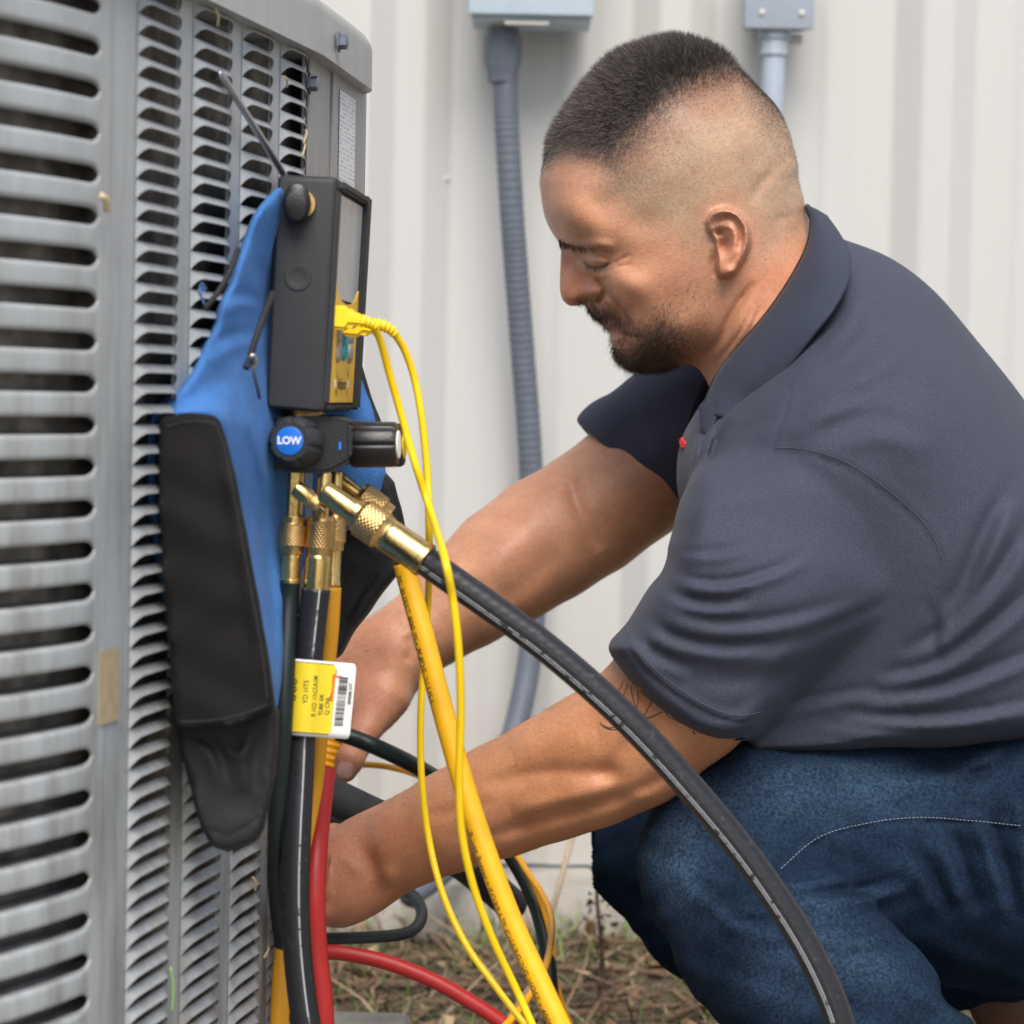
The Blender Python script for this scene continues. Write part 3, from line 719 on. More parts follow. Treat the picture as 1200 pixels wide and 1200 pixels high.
# wide slats of the curved corner
P1 = 50.2 / F * (CAM.inverted() @ P3(s_curve(60), CAM_Z)).z * -1
SL = sA - .42
def wide_slat():
    bm = bmesh.new(); h = P1 * .290; prof = [(-h, -.0045), (-h, -.0006), (-h + .0004, .0004), (-h + .0012, .0009), (-h + .0024, .0010), (h - .0024, .0010), (h - .0012, .0009), (h - .0004, .0004), (h, -.0006), (h, -.0045)]
    G = []; n = 72
    for k in range(n + 1):
        t = 1 - (1 - k / n) ** 2.2; s = SL + (sA + .0005 - SL) * t; flare = 1 + .80 * (1 - math.sqrt(max(0, 1 - max(0, 1 - (sA - s) / .0075) ** 2))); fl = max(0, 1 - (sA - s) / .012)
        G.append([bm.verts.new(P3(s, z * flare, y * (1 - fl * .8) + .0003)) for z, y in prof])
    for a, b in zip(G, G[1:]):
        for k in range(len(prof) - 1): bm.faces.new((a[k], b[k], b[k + 1], a[k + 1]))
    me = bm_mesh('slat', bm, True); me.materials.append(M_UNIT); return me
me = wide_slat()
zc0 = on_plan(110, 40, D0, E0)[0].z
z = CAM_Z + (455 - 40) / F * 1.085
zs = []; zz = z
while zz < ZLID - .012: zz += P1
while zz > ZBOT: zs.append(zz); zz -= P1
for zz in zs:
    o = link('slat', me, None, unit); o.location = Vector((0, 0, zz))
# the coil behind, with its rows of tube
bm = bmesh.new(); G = []; ss = np.arange(SL, s2(376), .006); lay_ = bm.verts.layers.float.new('along')
for s in ss:
    col = [bm.verts.new(P3(s, z, -.013)) for z in (ZBOT, ZLID + .018)]
    for v in col: v[lay_] = s
    G.append(col)
for a, b in zip(G, G[1:]): bm.faces.new((a[0], b[0], b[1], a[1]))
me = bpy.data.meshes.new('coil'); bm.to_mesh(me); bm.free(); link('coil', me, M_COIL, unit)
M_TUBE = mat('coil_tube', (.26, .25, .24), .4, .5, var=.35, scale=70)
zz = ZLID - .01
tv = []
while zz > ZBOT:
    C = np.array([tuple(P3(s, zz + .001 * math.sin(s * 40), -.012)) for s in np.linspace(SL, s_of(150), 60)]); tv.append(C); zz -= P1
def many_tubes(name, lines, r, m, parent, n=8):
    V, Fc = [], []
    for C in lines:
        me, _ = tube_mesh('t', C, r, n); b = len(V); V += [tuple(v.co) for v in me.vertices]; Fc += [tuple(i + b for i in p.vertices) for p in me.polygons]; bpy.data.meshes.remove(me)
    me = bpy.data.meshes.new(name); me.from_pydata(V, [], Fc)
    for p in me.polygons: p.use_smooth = True
    return link(name, me, m, parent)
tag(many_tubes('coil_tubes', tv, .0042, M_TUBE, unit), kind='stuff')
# post at the right: flat plate with a seam, then the corner plate with the data label; its foot is cut back for the valves
sE, sS, sC = s2(356), s2(381), s2(424, 250)
UE, NE = U2, NR2
sheet('post_plate', sE, sS - .0012, ZBOT, ZLID + .016, M_UNIT2, unit, .0004, .0014, .0004)
CUT = ZLID - .27
sheet('corner_plate', sS + .0006, sC, CUT, ZLID + .016, M_UNIT2, unit, .0016, .0016, .0004)
# corner returns to the back
pc = P3(sC, 0, .0016); back = Vector((-NE[0], -NE[1], 0))
ret = [pc + back * 0.0 + Vector((UE[0], UE[1], 0)) * .0005]
bm = bmesh.new(); pts2 = [P3(sC, 0, .0016) + Vector((UE[0] * .012 * math.sin(a), UE[1] * .012 * math.sin(a), 0)) + back * .012 * (1 - math.cos(a)) for a in np.linspace(0, math.pi / 2, 6)]
pts2.append(pts2[-1] + back * .55); cols = [[bm.verts.new((p.x, p.y, z)) for z in (CUT, ZLID + .02)] for p in pts2]
for a, b in zip(cols, cols[1:]): bm.faces.new((a[0], b[0], b[1], a[1]))
auto_smooth(link('back_panel', bm_mesh('back_panel', bm), M_UNIT2, unit), 40)
vr = [P3(sS, 0, -.002), P3(sC, 0, -.06), P3(sC, 0, -.06) + back * .45, P3(sS, 0, -.002) + back * .5]
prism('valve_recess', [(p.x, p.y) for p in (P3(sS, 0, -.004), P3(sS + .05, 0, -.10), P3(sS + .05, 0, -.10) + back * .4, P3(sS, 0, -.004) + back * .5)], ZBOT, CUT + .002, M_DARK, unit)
# lid: skirt band with a rolled top edge, running round the unit
def lid_plan(off):
    out = [P3(s, 0, off) for s in list(np.arange(SL - .05, sB, .02)) + [sB, s_of(250), s_of(351)]]
    r = .045; c = P3(sC, 0, off) - Vector((UE[0], UE[1], 0)) * (r - .012) + back * r
    for a in np.linspace(0, math.pi / 2, 9): out.append(c - back * r * math.cos(a) + Vector((UE[0], UE[1], 0)) * r * math.sin(a))
    e = out[-1] + back * .62; out.append(e); f = P3(SL - .05, 0, off); out.append(Vector((f.x - .1, e.y, 0))); return out
A = lid_plan(.010)
bm = bmesh.new(); R2 = []
cen = sum(A, Vector()) / len(A)
for z, ins in ((ZLID - .0, -.0), (ZLID + .001, .0004), (ZLID + .022, .0006), (ZLID + .026, .002), (ZLID + .030, .008), (ZLID + .034, .022), (ZLID + .036, .05)):
    rr = []
    for p in A:
        d = (cen - p); d.z = 0; L_ = d.length; q = p + d * (ins / L_); rr.append(bm.verts.new((q.x, q.y, z)))
    R2.append(rr)
m_ = len(A)
for a, b in zip(R2, R2[1:]):
    for k in range(m_): bm.faces.new((a[k], a[(k + 1) % m_], b[(k + 1) % m_], b[k]))
bm.faces.new(R2[-1])
inner = [bm.verts.new((p.x + (cen - p).x * .03, p.y + (cen - p).y * .03, ZLID)) for p in A]
for k in range(m_): bm.faces.new((R2[0][k], inner[k], inner[(k + 1) % m_], R2[0][(k + 1) % m_]))
bm.faces.new(inner[::-1])
auto_smooth(link('lid', bm_mesh('lid', bm), M_LID, unit), 50)
# base pan and rear body so that the unit is closed from every side
bp_ = [P3(s, 0, .004) for s in np.linspace(SL - .05, sS, 24)]; e = P3(sS, 0, 0) + back * .55; f = P3(SL - .05, 0, 0)
prism('base_pan', [(p.x, p.y) for p in bp_ + [e, Vector((f.x - .08, e.y, 0))]], PAD_Z, ZBOT + .012, M_UNIT2, unit)
ib = [P3(s, 0, -.034) for s in np.linspace(SL - .05, sS, 24)]
prism('inner_body', [(p.x, p.y) for p in ib + [e + Vector((.0, -.02, 0)), Vector((f.x - .08, e.y - .02, 0))]], ZBOT, ZLID + .018, M_DARK, unit)
# screws, label, tape marks
def face_screw(px, py, off=.002, r=.0042):
    p, _ = on_plan(px, py, (_e1.x, _e1.y), _f1); p = p + Vector((NE[0], NE[1], 0)) * off; nn = Vector((NE[0], NE[1], 0))
    lathe('screw', p, nn, [(0, r * 1.35), (.0012, r * 1.35), (.0014, r), (.0048, r * .95), (.0055, r * .6)], M_SCR2, unit, n=6)
face_screw(373, 49, .011); face_screw(360, 98, .0008)
def label_material():
    m = bpy.data.materials.new('printed_label'); N, L, B = nodes(m); at = N.new('ShaderNodeAttribute'); at.attribute_name = 'tone'
    sp = N.new('ShaderNodeSeparateColor'); L.new(at.outputs['Color'], sp.inputs[0])
    cb = N.new('ShaderNodeCombineXYZ'); L.new(math_node(N, L, 'FLOOR', math_node(N, L, 'MULTIPLY', sp.outputs[1], 34.)), cb.inputs[1]); L.new(math_node(N, L, 'MULTIPLY', sp.outputs[0], 9.), cb.inputs[0])
    nz = N.new('ShaderNodeTexNoise'); nz.inputs['Scale'].default_value = 1.7; nz.inputs['Detail'].default_value = 4; L.new(cb.outputs[0], nz.inputs['Vector'])
    fr = math_node(N, L, 'FRACT', math_node(N, L, 'MULTIPLY', sp.outputs[1], 34.)); row = math_node(N, L, 'LESS_THAN', fr, .5)
    f = math_node(N, L, 'MULTIPLY', row, math_node(N, L, 'GREATER_THAN', nz.outputs['Fac'], .5))
    L.new(mix_col(N, L, math_node(N, L, 'MULTIPLY', f, .55), (.80, .80, .80), (.25, .25, .27)), B.inputs['Base Color']); B.inputs['Roughness'].default_value = .5; return m
l0, l1 = s2(394, 110), s2(413, 110); zt = on_plan(394, 105, (_e1.x, _e1.y), _f1)[0].z; zb = zt - .085
me = bpy.data.meshes.new('data_label'); me.from_pydata([P3(l0, zb, .0021), P3(l1, zb, .0021), P3(l1, zt, .0021), P3(l0, zt, .0021)], [], [(0, 1, 2, 3)])
set_color(me, np.array([[0, 0, 0], [1, 0, 0], [1, 1, 0], [0, 1, 0]], float)); link('data_label', me, label_material(), unit)
M_TAPE = mat('tan_tape', (.42, .33, .20), .55, var=.15, scale=120)
zt, zb = CAM_Z + (455 - 762) / F * 1.09, CAM_Z + (455 - 848) / F * 1.09
sheet('tape_mark', sA + .004, s_of(141), zb, zt, M_TAPE, unit, .0011, .0004)
# pieces of straw caught in the grille
M_STRAW = mat('straw_bits', (.55, .45, .28), .7); M_GREENBIT = mat('green_bit', (.25, .42, .12), .6)
for k, (px, py) in enumerate([(322, 96), (345, 160), (343, 175), (240, 20), (303, 1005), (285, 1035), (300, 1115), (299, 990), (105, 240), (187, 1160), (262, 860)]):
    p, s = on_plan(px, py, D0, E0); a = random.uniform(0, 6.28); c = P3(s if px > 146 else s_curve(px), p.z if px > 146 else CAM_Z + (455 - py) / F * 1.075, .0055)
    L_ = .005 if px != 187 else .007; v = Vector((UE[0] * math.cos(a), UE[1] * math.cos(a), math.sin(a) if px != 187 else -1.6)) * L_
    C = np.array([tuple(c - v), tuple(c + Vector((.001, 0, .001))), tuple(c + v)]); me, _ = tube_mesh('straw_bit', catmull(C, 4), .0006 if px != 105 else .0016, 5)
    tag(link('straw_bit', me, M_GREENBIT if px == 187 else M_STRAW, unit), kind='stuff')
# ================================================================== the person
ZC = 1.744
def finish(name, f, lo, hi, h, mat_, parent, **kw):
    V, Q = mesh_sdf(f, lo, hi, h, **kw)
    v0 = V[Q[:, 0]]; vol = (v0 * np.cross(V[Q[:, 1]], V[Q[:, 2]])).sum()
    Wv = c2w(V)
    # the camera frame is left-handed (depth forward): winding flips on the way to the world
    if vol > 0: Q = Q[:, ::-1]
    o = link(name, np_mesh(name, Wv, Q), mat_, parent)
    return o, V, Q
def skin_material():
    m = bpy.data.materials.new('skin'); N, L, B = nodes(m)
    at = N.new('ShaderNodeAttribute'); at.attribute_name = 'tone'
    tc = N.new('ShaderNodeTexCoord')
    nz = N.new('ShaderNodeTexNoise'); nz.inputs['Scale'].default_value = 45; nz.inputs['Detail'].default_value = 6
    L.new(tc.outputs['Object'], nz.inputs['Vector'])
    n3 = N.new('ShaderNodeTexNoise'); n3.inputs['Scale'].default_value = 420; n3.inputs['Detail'].default_value = 3
    L.new(tc.outputs['Object'], n3.inputs['Vector'])
    mr = N.new('ShaderNodeMapRange'); mr.inputs['To Min'].default_value = .80; mr.inputs['To Max'].default_value = 1.2
    L.new(nz.outputs['Fac'], mr.inputs['Value'])
    mr2 = N.new('ShaderNodeMapRange'); mr2.inputs['To Min'].default_value = .78; mr2.inputs['To Max'].default_value = 1.22
    L.new(n3.outputs['Fac'], mr2.inputs['Value'])
    k = math_node(N, L, 'MULTIPLY', mr.outputs[0], mr2.outputs[0])
    c = N.new('ShaderNodeVectorMath'); c.operation = 'SCALE'; L.new(at.outputs['Color'], c.inputs[0]); L.new(k, c.inputs['Scale'])
    L.new(c.outputs[0], B.inputs['Base Color'])
    B.inputs['Roughness'].default_value = .46; B.inputs['Specular IOR Level'].default_value = .42
    B.inputs['Subsurface Weight'].default_value = .12; B.inputs['Subsurface Scale'].default_value = .0025
    B.inputs['Subsurface Radius'].default_value = (1.0, .35, .2)
    vo = N.new('ShaderNodeTexVoronoi'); vo.inputs['Scale'].default_value = 900; L.new(tc.outputs['Object'], vo.inputs['Vector'])
    h = math_node(N, L, 'ADD', vo.outputs['Distance'], n3.outputs['Fac'])
    bp = N.new('ShaderNodeBump'); bp.inputs['Strength'].default_value = .28; bp.inputs['Distance'].default_value = .0006
    L.new(h, bp.inputs['Height']); L.new(bp.outputs[0], B.inputs['Normal'])
    return m
M_SKIN = skin_material()
def hair_mat(name, a, b):
    m = mat(name, a, .45, scale=900, col2=b, spec=.4); return m
M_HAIR = hair_mat('short_hair', (.016, .013, .012), (.19, .16, .145))
M_BEARD = hair_mat('beard_hair', (.022, .013, .008), (.10, .055, .030))
def cloth_mat(name, col, weave, var=.1, rough=.75, sheen=.3, bump=.35, warp=None, sc=22, spec=.1):
    m = bpy.data.materials.new(name); N, L, B = nodes(m)
    tc = N.new('ShaderNodeTexCoord'); nz = N.new('ShaderNodeTexNoise'); nz.inputs['Scale'].default_value = sc; nz.inputs['Detail'].default_value = 7; nz.inputs['Roughness'].default_value = .7
    L.new(tc.outputs['Object'], nz.inputs['Vector'])
    vo = N.new('ShaderNodeTexVoronoi'); vo.inputs['Scale'].default_value = weave; L.new(tc.outputs['Object'], vo.inputs['Vector'])
    rp = N.new('ShaderNodeMapRange'); rp.inputs['From Min'].default_value = .3; rp.inputs['From Max'].default_value = .7
    rp.inputs['To Min'].default_value = 1 - var; rp.inputs['To Max'].default_value = 1 + var
    L.new(nz.outputs['Fac'], rp.inputs['Value'])
    r2 = N.new('ShaderNodeMapRange'); r2.inputs['From Max'].default_value = .7; r2.inputs['To Min'].default_value = .82; r2.inputs['To Max'].default_value = 1.2
    L.new(vo.outputs['Distance'], r2.inputs['Value'])
    k = math_node(N, L, 'MULTIPLY', rp.outputs[0], r2.outputs[0])
    c = N.new('ShaderNodeVectorMath'); c.operation = 'SCALE'; L.new(k, c.inputs['Scale'])
    if warp is not None:
        # worn knee and thigh fade, light painted on calf and ridges, darker far leg
        n2 = N.new('ShaderNodeTexNoise'); n2.inputs['Scale'].default_value = 11; n2.inputs['Detail'].default_value = 5; L.new(tc.outputs['Object'], n2.inputs['Vector'])
        at = N.new('ShaderNodeAttribute'); at.attribute_name = 'tone'
        f = math_node(N, L, 'MULTIPLY', at.outputs['Fac'], math_node(N, L, 'ADD', n2.outputs['Fac'], .45))
        n5 = N.new('ShaderNodeTexNoise'); n5.inputs['Scale'].default_value = 480; n5.inputs['Detail'].default_value = 3; L.new(tc.outputs['Object'], n5.inputs['Vector'])
        f2 = math_node(N, L, 'MULTIPLY', f, math_node(N, L, 'MAXIMUM', math_node(N, L, 'SUBTRACT', math_node(N, L, 'MULTIPLY', n5.outputs['Fac'], 1.9), .40), .05))
        L.new(mix_col(N, L, f2, tuple(col), tuple(warp)), c.inputs[0])
    else: c.inputs[0].default_value = col
    L.new(c.outputs[0], B.inputs['Base Color']); B.inputs['Roughness'].default_value = rough
    B.inputs['Sheen Weight'].default_value = sheen; B.inputs['Sheen Roughness'].default_value = .4; B.inputs['Specular IOR Level'].default_value = spec
    bp = N.new('ShaderNodeBump'); bp.inputs['Strength'].default_value = bump; bp.inputs['Distance'].default_value = .0006
    L.new(vo.outputs['Distance'], bp.inputs['Height']); L.new(bp.outputs[0], B.inputs['Normal'])
    return m
M_SHIRT = cloth_mat('polo_knit', (.044, .048, .070), 820, .05, .78, .05, .06, spec=.16)
M_COLLAR = cloth_mat('collar_rib', (.035, .041, .060), 1500, .05, .75, .04, .12, spec=.15)
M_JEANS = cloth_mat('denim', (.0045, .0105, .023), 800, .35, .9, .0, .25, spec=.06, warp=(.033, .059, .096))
M_THREAD = mat('thread', (.30, .32, .36), .8)
M_GOLDTHREAD = mat('pale_thread', (.15, .18, .23), .8)
M_BOOT = mat('boot_leather', (.10, .042, .022), .55, bump=.4, bscale=300)
M_SOLE = mat('boot_sole', (.02, .018, .016), .8)

person = thing('person', 'man in dark grey polo shirt and blue jeans crouching and reaching behind the hoses', 'person', (W(900, 1200, ZC).x, W(900, 1200, ZC).y, 0))

# ---------------------------------------------------------------- head outline (skin, under the hair)
HEAD = [(634,205),(634,226),(638,250),(646,268),(655,282),(657.5,291),(657,300),(656.5,315),(656,330),(656.5,342),(660,352),(668,358),(677,357.5),
        (685,355.5),(690,362),(697,371),(704,376),(708,380),(709,384),(713,388),(715.5,393),(715,398),(718,405),(722,414),(729,423),(740,430),(757,433),
        (778,432),(798,427),(816,424),(828,428),(837,440),(842,462),(846,500),(880,520),(930,490),(968,430),(985,370),(978,320),(962,285),(949,262),
        (942,235),(936,212),(935,196),(931,178),(924,153),(911,127),(892,106),(865,80),(835,59),(799,50),(765,54),(730,68),(695,95),(665,133),(645,170)]
TH = [ # half-widths
 (800,70,.074),(720,110,.070),(860,110,.074),(910,170,.068),(660,180,.062),(760,190,.078),(840,190,.079),(640,230,.062),(700,240,.068),(780,250,.074),
 (665,278,.052),(700,283,.061),(745,285,.067),(800,300,.070),(850,300,.069),(920,240,.064),
 (661,295,.0115),(668,300,.0145),(676,303,.020),(684,306,.0285),(696,306,.042),(712,306,.051),(735,306,.060),
 (660,325,.0095),(668,325,.013),(680,325,.017),(693,325,.027),(706,325,.041),(725,325,.055),(755,325,.064),
 (662,348,.0125),(674,350,.0155),(690,348,.020),(703,348,.0285),(718,350,.041),(740,352,.053),(780,345,.063),
 (692,366,.018),(706,368,.025),(722,370,.034),(745,375,.046),(790,370,.060),
 (712,386,.020),(725,390,.028),(745,392,.039),(722,412,.019),(738,418,.028),(765,412,.042),(800,395,.057),(840,370,.061),
 (820,420,.054),(860,400,.060),(890,360,.063),(930,300,.058),(860,470,.062),(930,420,.064),(960,340,.060)]
RH = [(640,220,62),(800,60,105),(700,100,85),(900,120,95),(935,200,80),(650,160,75),(660,283,36),(655,296,20),(657,340,15),(668,358,14),(684,356,13),(700,374,24),
      (716,395,26),(725,418,32),(760,434,42),(800,428,48),(838,440,70),(845,490,70),(955,290,75),(980,340,80),(740,300,60),(800,200,100),(800,350,60)]
EAR = [(826,258),(833,247),(847,242),(861,245),(872,254),(879,268),(880,284),(876,298),(869,312),(862,322),(850,327),(841,323),(838,312),(838,297),(834,280),(827,268)]
def head_disp(g):
    A = np.zeros(g.U.shape, np.float32)
    L = lambda *a, **k: g.line(A, *a, **k)
    Bb = lambda *a, **k: g.blob(A, *a, **k)
    # brow, eye socket, closed lid
    L([(657,284),(668,287),(684,289),(704,288),(722,291)], .0035, 7)
    Bb(683, 303, -.0025, 9, 7); Bb(703, 296, -.0018, 14, 4)
    Bb(699, 306, .0052, 12, 7, 10)
    L([(681,297),(690,299),(702,301),(715,304)], -.0022, 1.7)
    L([(684,306),(690,311.5),(698,314),(706,312.5),(714,308.5),(720,308)], -.0032, 1.7, taper=lambda t: np.minimum(1, (1 - t) * 5 + .0) * np.minimum(1, t * 6 + .3))
    L([(684,312),(691,319),(702,323),(716,320)], .0014, 4); L([(686,319),(698,328),(714,327)], -.0012, 3)
    L([(718,309),(728,304),(738,298)], -.0013, 1.5); L([(719,312),(731,312),(741,309)], -.0013, 1.5)
    # nose wing and nostril
    Bb(692, 343, .0062, 9, 8); L([(697,327),(704,333),(707,342),(704,351),(697,356)], -.0065, 3.0)
    L([(686,336),(692,333),(699,335)], -.0008, 2.5)
    Bb(684, 355, -.005, 5.5, 2.2, 8)
    # cheek, smile fold, mouth
    Bb(738, 336, .0056, 28, 19, 20); Bb(762, 385, .003, 26, 22)
    L([(706,340),(714,346),(724,356),(733,368),(739,381),(743,393)], -.0044, 4.0)
    L([(716,343),(728,351),(738,362)], .0014, 6)
    Bb(705, 368, .0022, 11, 7, 35); L([(709,379),(718,382),(730,386)], .0018, 3.2)
    L([(708,384),(717,386.5),(729,390),(741,394),(748,393)], -.0042, 1.9, taper=lambda t: np.minimum(1, (1 - t) * 4))
    L([(714,391),(722,394),(733,396)], .0022, 3.6); L([(718,401),(728,404),(739,402)], -.0018, 4)
    Bb(733, 420, .0025, 12, 9)
    Bb(746, 395, -.002, 4)
    # jaw edge, neck folds
    L([(885,330),(868,352),(856,372),(846,394),(832,412),(818,423)], -.0036, 5)
    L([(880,362),(868,388),(852,410),(838,427)], -.0020, 2.2); L([(893,352),(880,385),(862,412),(845,434)], -.0012, 2.0)
    Bb(873, 380, .002, 8, 22, 30); Bb(805, 395, .002, 24)
    # temple, skull, rolls at the nape
    Bb(752, 262, -.0025, 22, 18); Bb(700, 215, .0015, 30, 18)
    L([(937,172),(926,184),(911,195),(898,208),(886,224),(880,240)], -.0022, 6.5); L([(944,190),(928,204),(912,218),(900,234)], .0020, 11)
    L([(918,150),(914,170),(908,190)], -.0012, 4); L([(948,245),(930,252),(905,258)], -.0012, 5)
    Bb(880, 170, .0012, 14); Bb(845, 140, -.0010, 18)
    # ear
    P = smooth_poly(EAR, 5); D = g.polyd(P)
    lift = .005 + .0165 * np.clip((g.U - 828) / 46, 0, 1) ** .8
    e = np.clip(D / 5.0, 0, 1); e = e * e * (3 - 2 * e)
    A += (lift * e).astype(np.float32)
    L([(829,263),(835,252),(848,246.5),(860,249),(869,257),(875,270),(876,284),(872,298),(866,311)], .0040, 4.0)
    L([(835,266),(842,258),(853,254),(862,258),(867,267),(868,280),(865,294)], -.0036, 3.2)
    L([(845,266),(855,266),(861,276),(861,290),(855,303),(848,309)], .0020, 3.0)
    Bb(848, 287, -.0100, 7, 11); Bb(843, 272, -.007, 6, 4)
    Bb(837, 291, .0030, 4, 7); Bb(852, 317, .0034, 8, 7)
    L([(838,326),(834,312),(836,300)], -.0015, 3)
    return A
head = Inflate(HEAD, ZC, TH, RH, mirror=True, disp=head_disp, st=.75, n=6)

# ---------------------------------------------------------------- arms
NEAR = [(955,660,1.64,52),(880,740,1.61,78),(800,812,1.60,82),(742,866,1.61,77),(690,893,1.62,73),(640,915,1.63,67),(585,938,1.64,62),(530,962,1.65,55),(480,985,1.66,49),(440,1004,1.67,47)]
FAR = [(900,480,1.92,75),(800,525,1.93,72),(738,566,1.93,70),(690,602,1.93,70),(640,632,1.92,71),(592,664,1.91,67),(545,700,1.90,58),(505,732,1.89,47),(470,757,1.88,42)]
def arm_map(groove):
    g = Px(360, 480, 900, 1110, 1.5); A = np.zeros(g.U.shape, np.float32); groove(g, A); return g, A
def near_groove(g, A):
    g.line(A, [(770,840),(735,872),(712,900),(690,905),(640,905),(590,915),(555,925)], -.0026, 11)
    g.line(A, [(560,985),(620,965),(690,945),(750,925),(800,895)], -.0036, 9)
    g.line(A, [(600,880),(650,870),(700,862)], .0022, 20); g.line(A, [(600,950),(660,937),(720,925)], .0026, 12)
    g.blob(A, 712, 905, -.0035, 14, 10); g.blob(A, 745, 930, .003, 18, 12)
    g.blob(A, 430, 1010, -.0034, 11, 22, -20); g.blob(A, 452, 1030, .0032, 14, 16)
    g.line(A, [(500,955),(540,950),(580,935)], -.0012, 8); g.line(A, [(385,1000),(405,1010),(420,1025)], .0012, 5)
def far_groove(g, A):
    g.line(A, [(668,560),(676,592),(690,620),(704,645)], -.0030, 9); g.line(A, [(640,600),(600,640),(560,680)], .0022, 18)
    g.line(A, [(655,640),(620,680),(570,712)], -.0020, 14); g.line(A, [(475,745),(482,760),(476,778)], -.0025, 6)
    g.line(A, [(432,762),(445,775),(452,800)], -.0012, 7)
GN, AN = arm_map(near_groove); GF, AF = arm_map(far_groove)
# hands: palm, four unequal fingers curled round what they hold, thumb
NH_PALM = [(440,1004,1.67,47),(415,1022,1.665,49),(392,1034,1.66,48),(372,1038,1.655,42)]
NH_F = [[(372,1004,1.63,17),(345,992,1.60,16.5),(325,1003,1.58,15),(322,1022,1.58,13)],
        [(368,1024,1.63,17.5),(338,1016,1.60,17),(314,1026,1.58,15.5),(310,1048,1.58,13)],
        [(368,1046,1.635,17),(340,1044,1.61,16),(320,1054,1.59,14.5),(317,1072,1.59,12.5)],
        [(374,1066,1.645,15),(352,1070,1.62,14),(337,1078,1.61,12.5),(336,1092,1.61,11)]]
NH_T = [(418,1000,1.70,20),(392,985,1.70,18),(368,982,1.69,16),(350,990,1.68,14)]
FH_PALM = [(470,757,1.88,42),(448,775,1.88,47),(430,800,1.88,46),(420,820,1.875,43)]
FH_HEEL = [(455,790,1.865,24),(450,815,1.86,27),(438,835,1.855,23)]
FH_F = [[(410,775,1.890,18),(364,800,1.900,17),(346,832,1.860,16),(359,852,1.830,14)],
        [(405,800,1.890,18),(358,830,1.890,17),(342,862,1.850,16),(358,880,1.820,14)],
        [(408,825,1.890,17),(364,855,1.890,16),(350,885,1.860,15),(364,900,1.830,13)],
        [(399,848,1.910,15),(376,875,1.890,14),(364,900,1.870,13),(374,912,1.850,11)]]
FH_T = [(438,834,1.855,22),(428,856,1.845,16.5),(419,872,1.84,14.8),(410,890,1.832,15),(405,904,1.828,12.8)]
def f_arm(P, arm, g, A, zmid):
    f = chain(P, arm, .012, ((0, 0, 1), 1.12)); u, v = proj(P); d = g.sample(A, u, v)
    return f - d * np.clip((zmid - P[:, 2]) / .02, 0, 1)
def f_hand(P, palm, fs, th, heel=None):
    f = chain(P, palm, .012, ((0, 0, 1), .78))
    if heel: f = smin(f, chain(P, heel, .01), .014)
    for k in fs: f = smin(f, chain(P, k, .004), .005)
    return smin(f, chain(P, th, .006), .009)
CORE = [(905,400,ZC,85),(950,500,ZC,70),(1040,620,ZC,60)]
SHN = [(950,500,ZC,65),(975,600,1.67,50),(955,660,1.64,52)]; SHF = [(930,470,ZC,60),(910,480,1.85,55),(900,480,1.92,60)]
def f_body(P):
    f = head(P); b = chain(P, CORE, .03); f = smin(f, b, .02)
    f = smin(f, smin(chain(P, SHN, .02), chain(P, SHF, .02), .02), .02)
    X, Y = P[:, 0], P[:, 1]
    a = smin(f_arm(P, NEAR, GN, AN, 1.66), f_hand(P, NH_PALM, NH_F, NH_T), .014)
    c = smin(f_arm(P, FAR, GF, AF, 1.93), f_hand(P, FH_PALM, FH_F, FH_T, FH_HEEL), .014)
    # nail of the visible thumb: a shallow step
    return smin(f, np.minimum(a, c), .012).astype(np.float32)
body, BV, BQ = finish('body', f_body, (-.20, -.34, 1.44), (.42, .36, 2.03), .00125, M_SKIN, person, cut=1.7, extra=.012)
_bu, _bv = proj(BV)
zn = ZC - np.abs(BV[:, 2] - ZC); HU, HVv = 600 + F * BV[:, 0] / zn, 600 - F * BV[:, 1] / zn   # head coordinates, same on both cheeks
is_head = (BV[:, 1] > cs(0, 520, ZC)[1]) & (BV[:, 0] > cs(600, 0, ZC)[0])
def ramp_poly(poly, soft, g=None):
    g = g or Px(600, 0, 1010, 540, 2); D = g.polyd(np.asarray(poly, float)); D = np.clip(D / soft * .5 + .5, 0, 1)
    return g.sample(D.astype(np.float32), HU, HVv) * is_head
def glow(x, y, sx, sy): return np.exp(-((HU - x) / sx) ** 2 - ((HVv - y) / sy) ** 2) * is_head
tone = np.zeros((len(BV), 3)) + np.array([.43, .20, .108])
_far = BV[:, 2] > 1.79
def lay(mask, col): 
    global tone
    tone = tone * (1 - mask[:, None]) + np.array(col) * mask[:, None]
lay(.8 * _far * (~is_head), (.50, .262, .175)); lay(is_head.astype(float), (.50, .255, .165))
lay(.55 * glow(675, 335, 22, 28), (.47, .17, .12)); lay(.35 * glow(735, 335, 40, 25), (.50, .215, .145))
lay(.6 * np.clip((HVv - (250 + (HU - 860) * .0)) / 60, 0, 1) * np.clip((HU - 855) / 30, 0, 1) * is_head, (.55, .225, .14))
lay(.5 * ramp_poly(EAR, 8), (.55, .235, .165))
SCALP = [(628,196),(660,186),(695,190),(722,202),(728,225),(745,248),(770,262),(800,272),(825,268),(832,250),(848,240),(866,246),(884,262),(890,300),(915,290),(945,245),(960,200),(930,120),(880,60),(800,20),(700,40),(630,150)]
STUB = [(722,200),(712,222),(728,245),(760,262),(795,275),(822,300),(832,275),(832,250),(848,240),(866,246),(884,262),(892,305),(918,288),(950,250),(960,180),(905,85),(850,110),(790,150),(745,190)]
lay(.80 * ramp_poly(STUB, 26), (.37, .275, .205))
TOPHAIR = [(625,198),(640,192),(662,186),(690,190),(722,200),(738,182),(765,158),(795,130),(830,108),(865,92),(890,106),(912,125),(880,50),(800,10),(700,30),(620,150)]
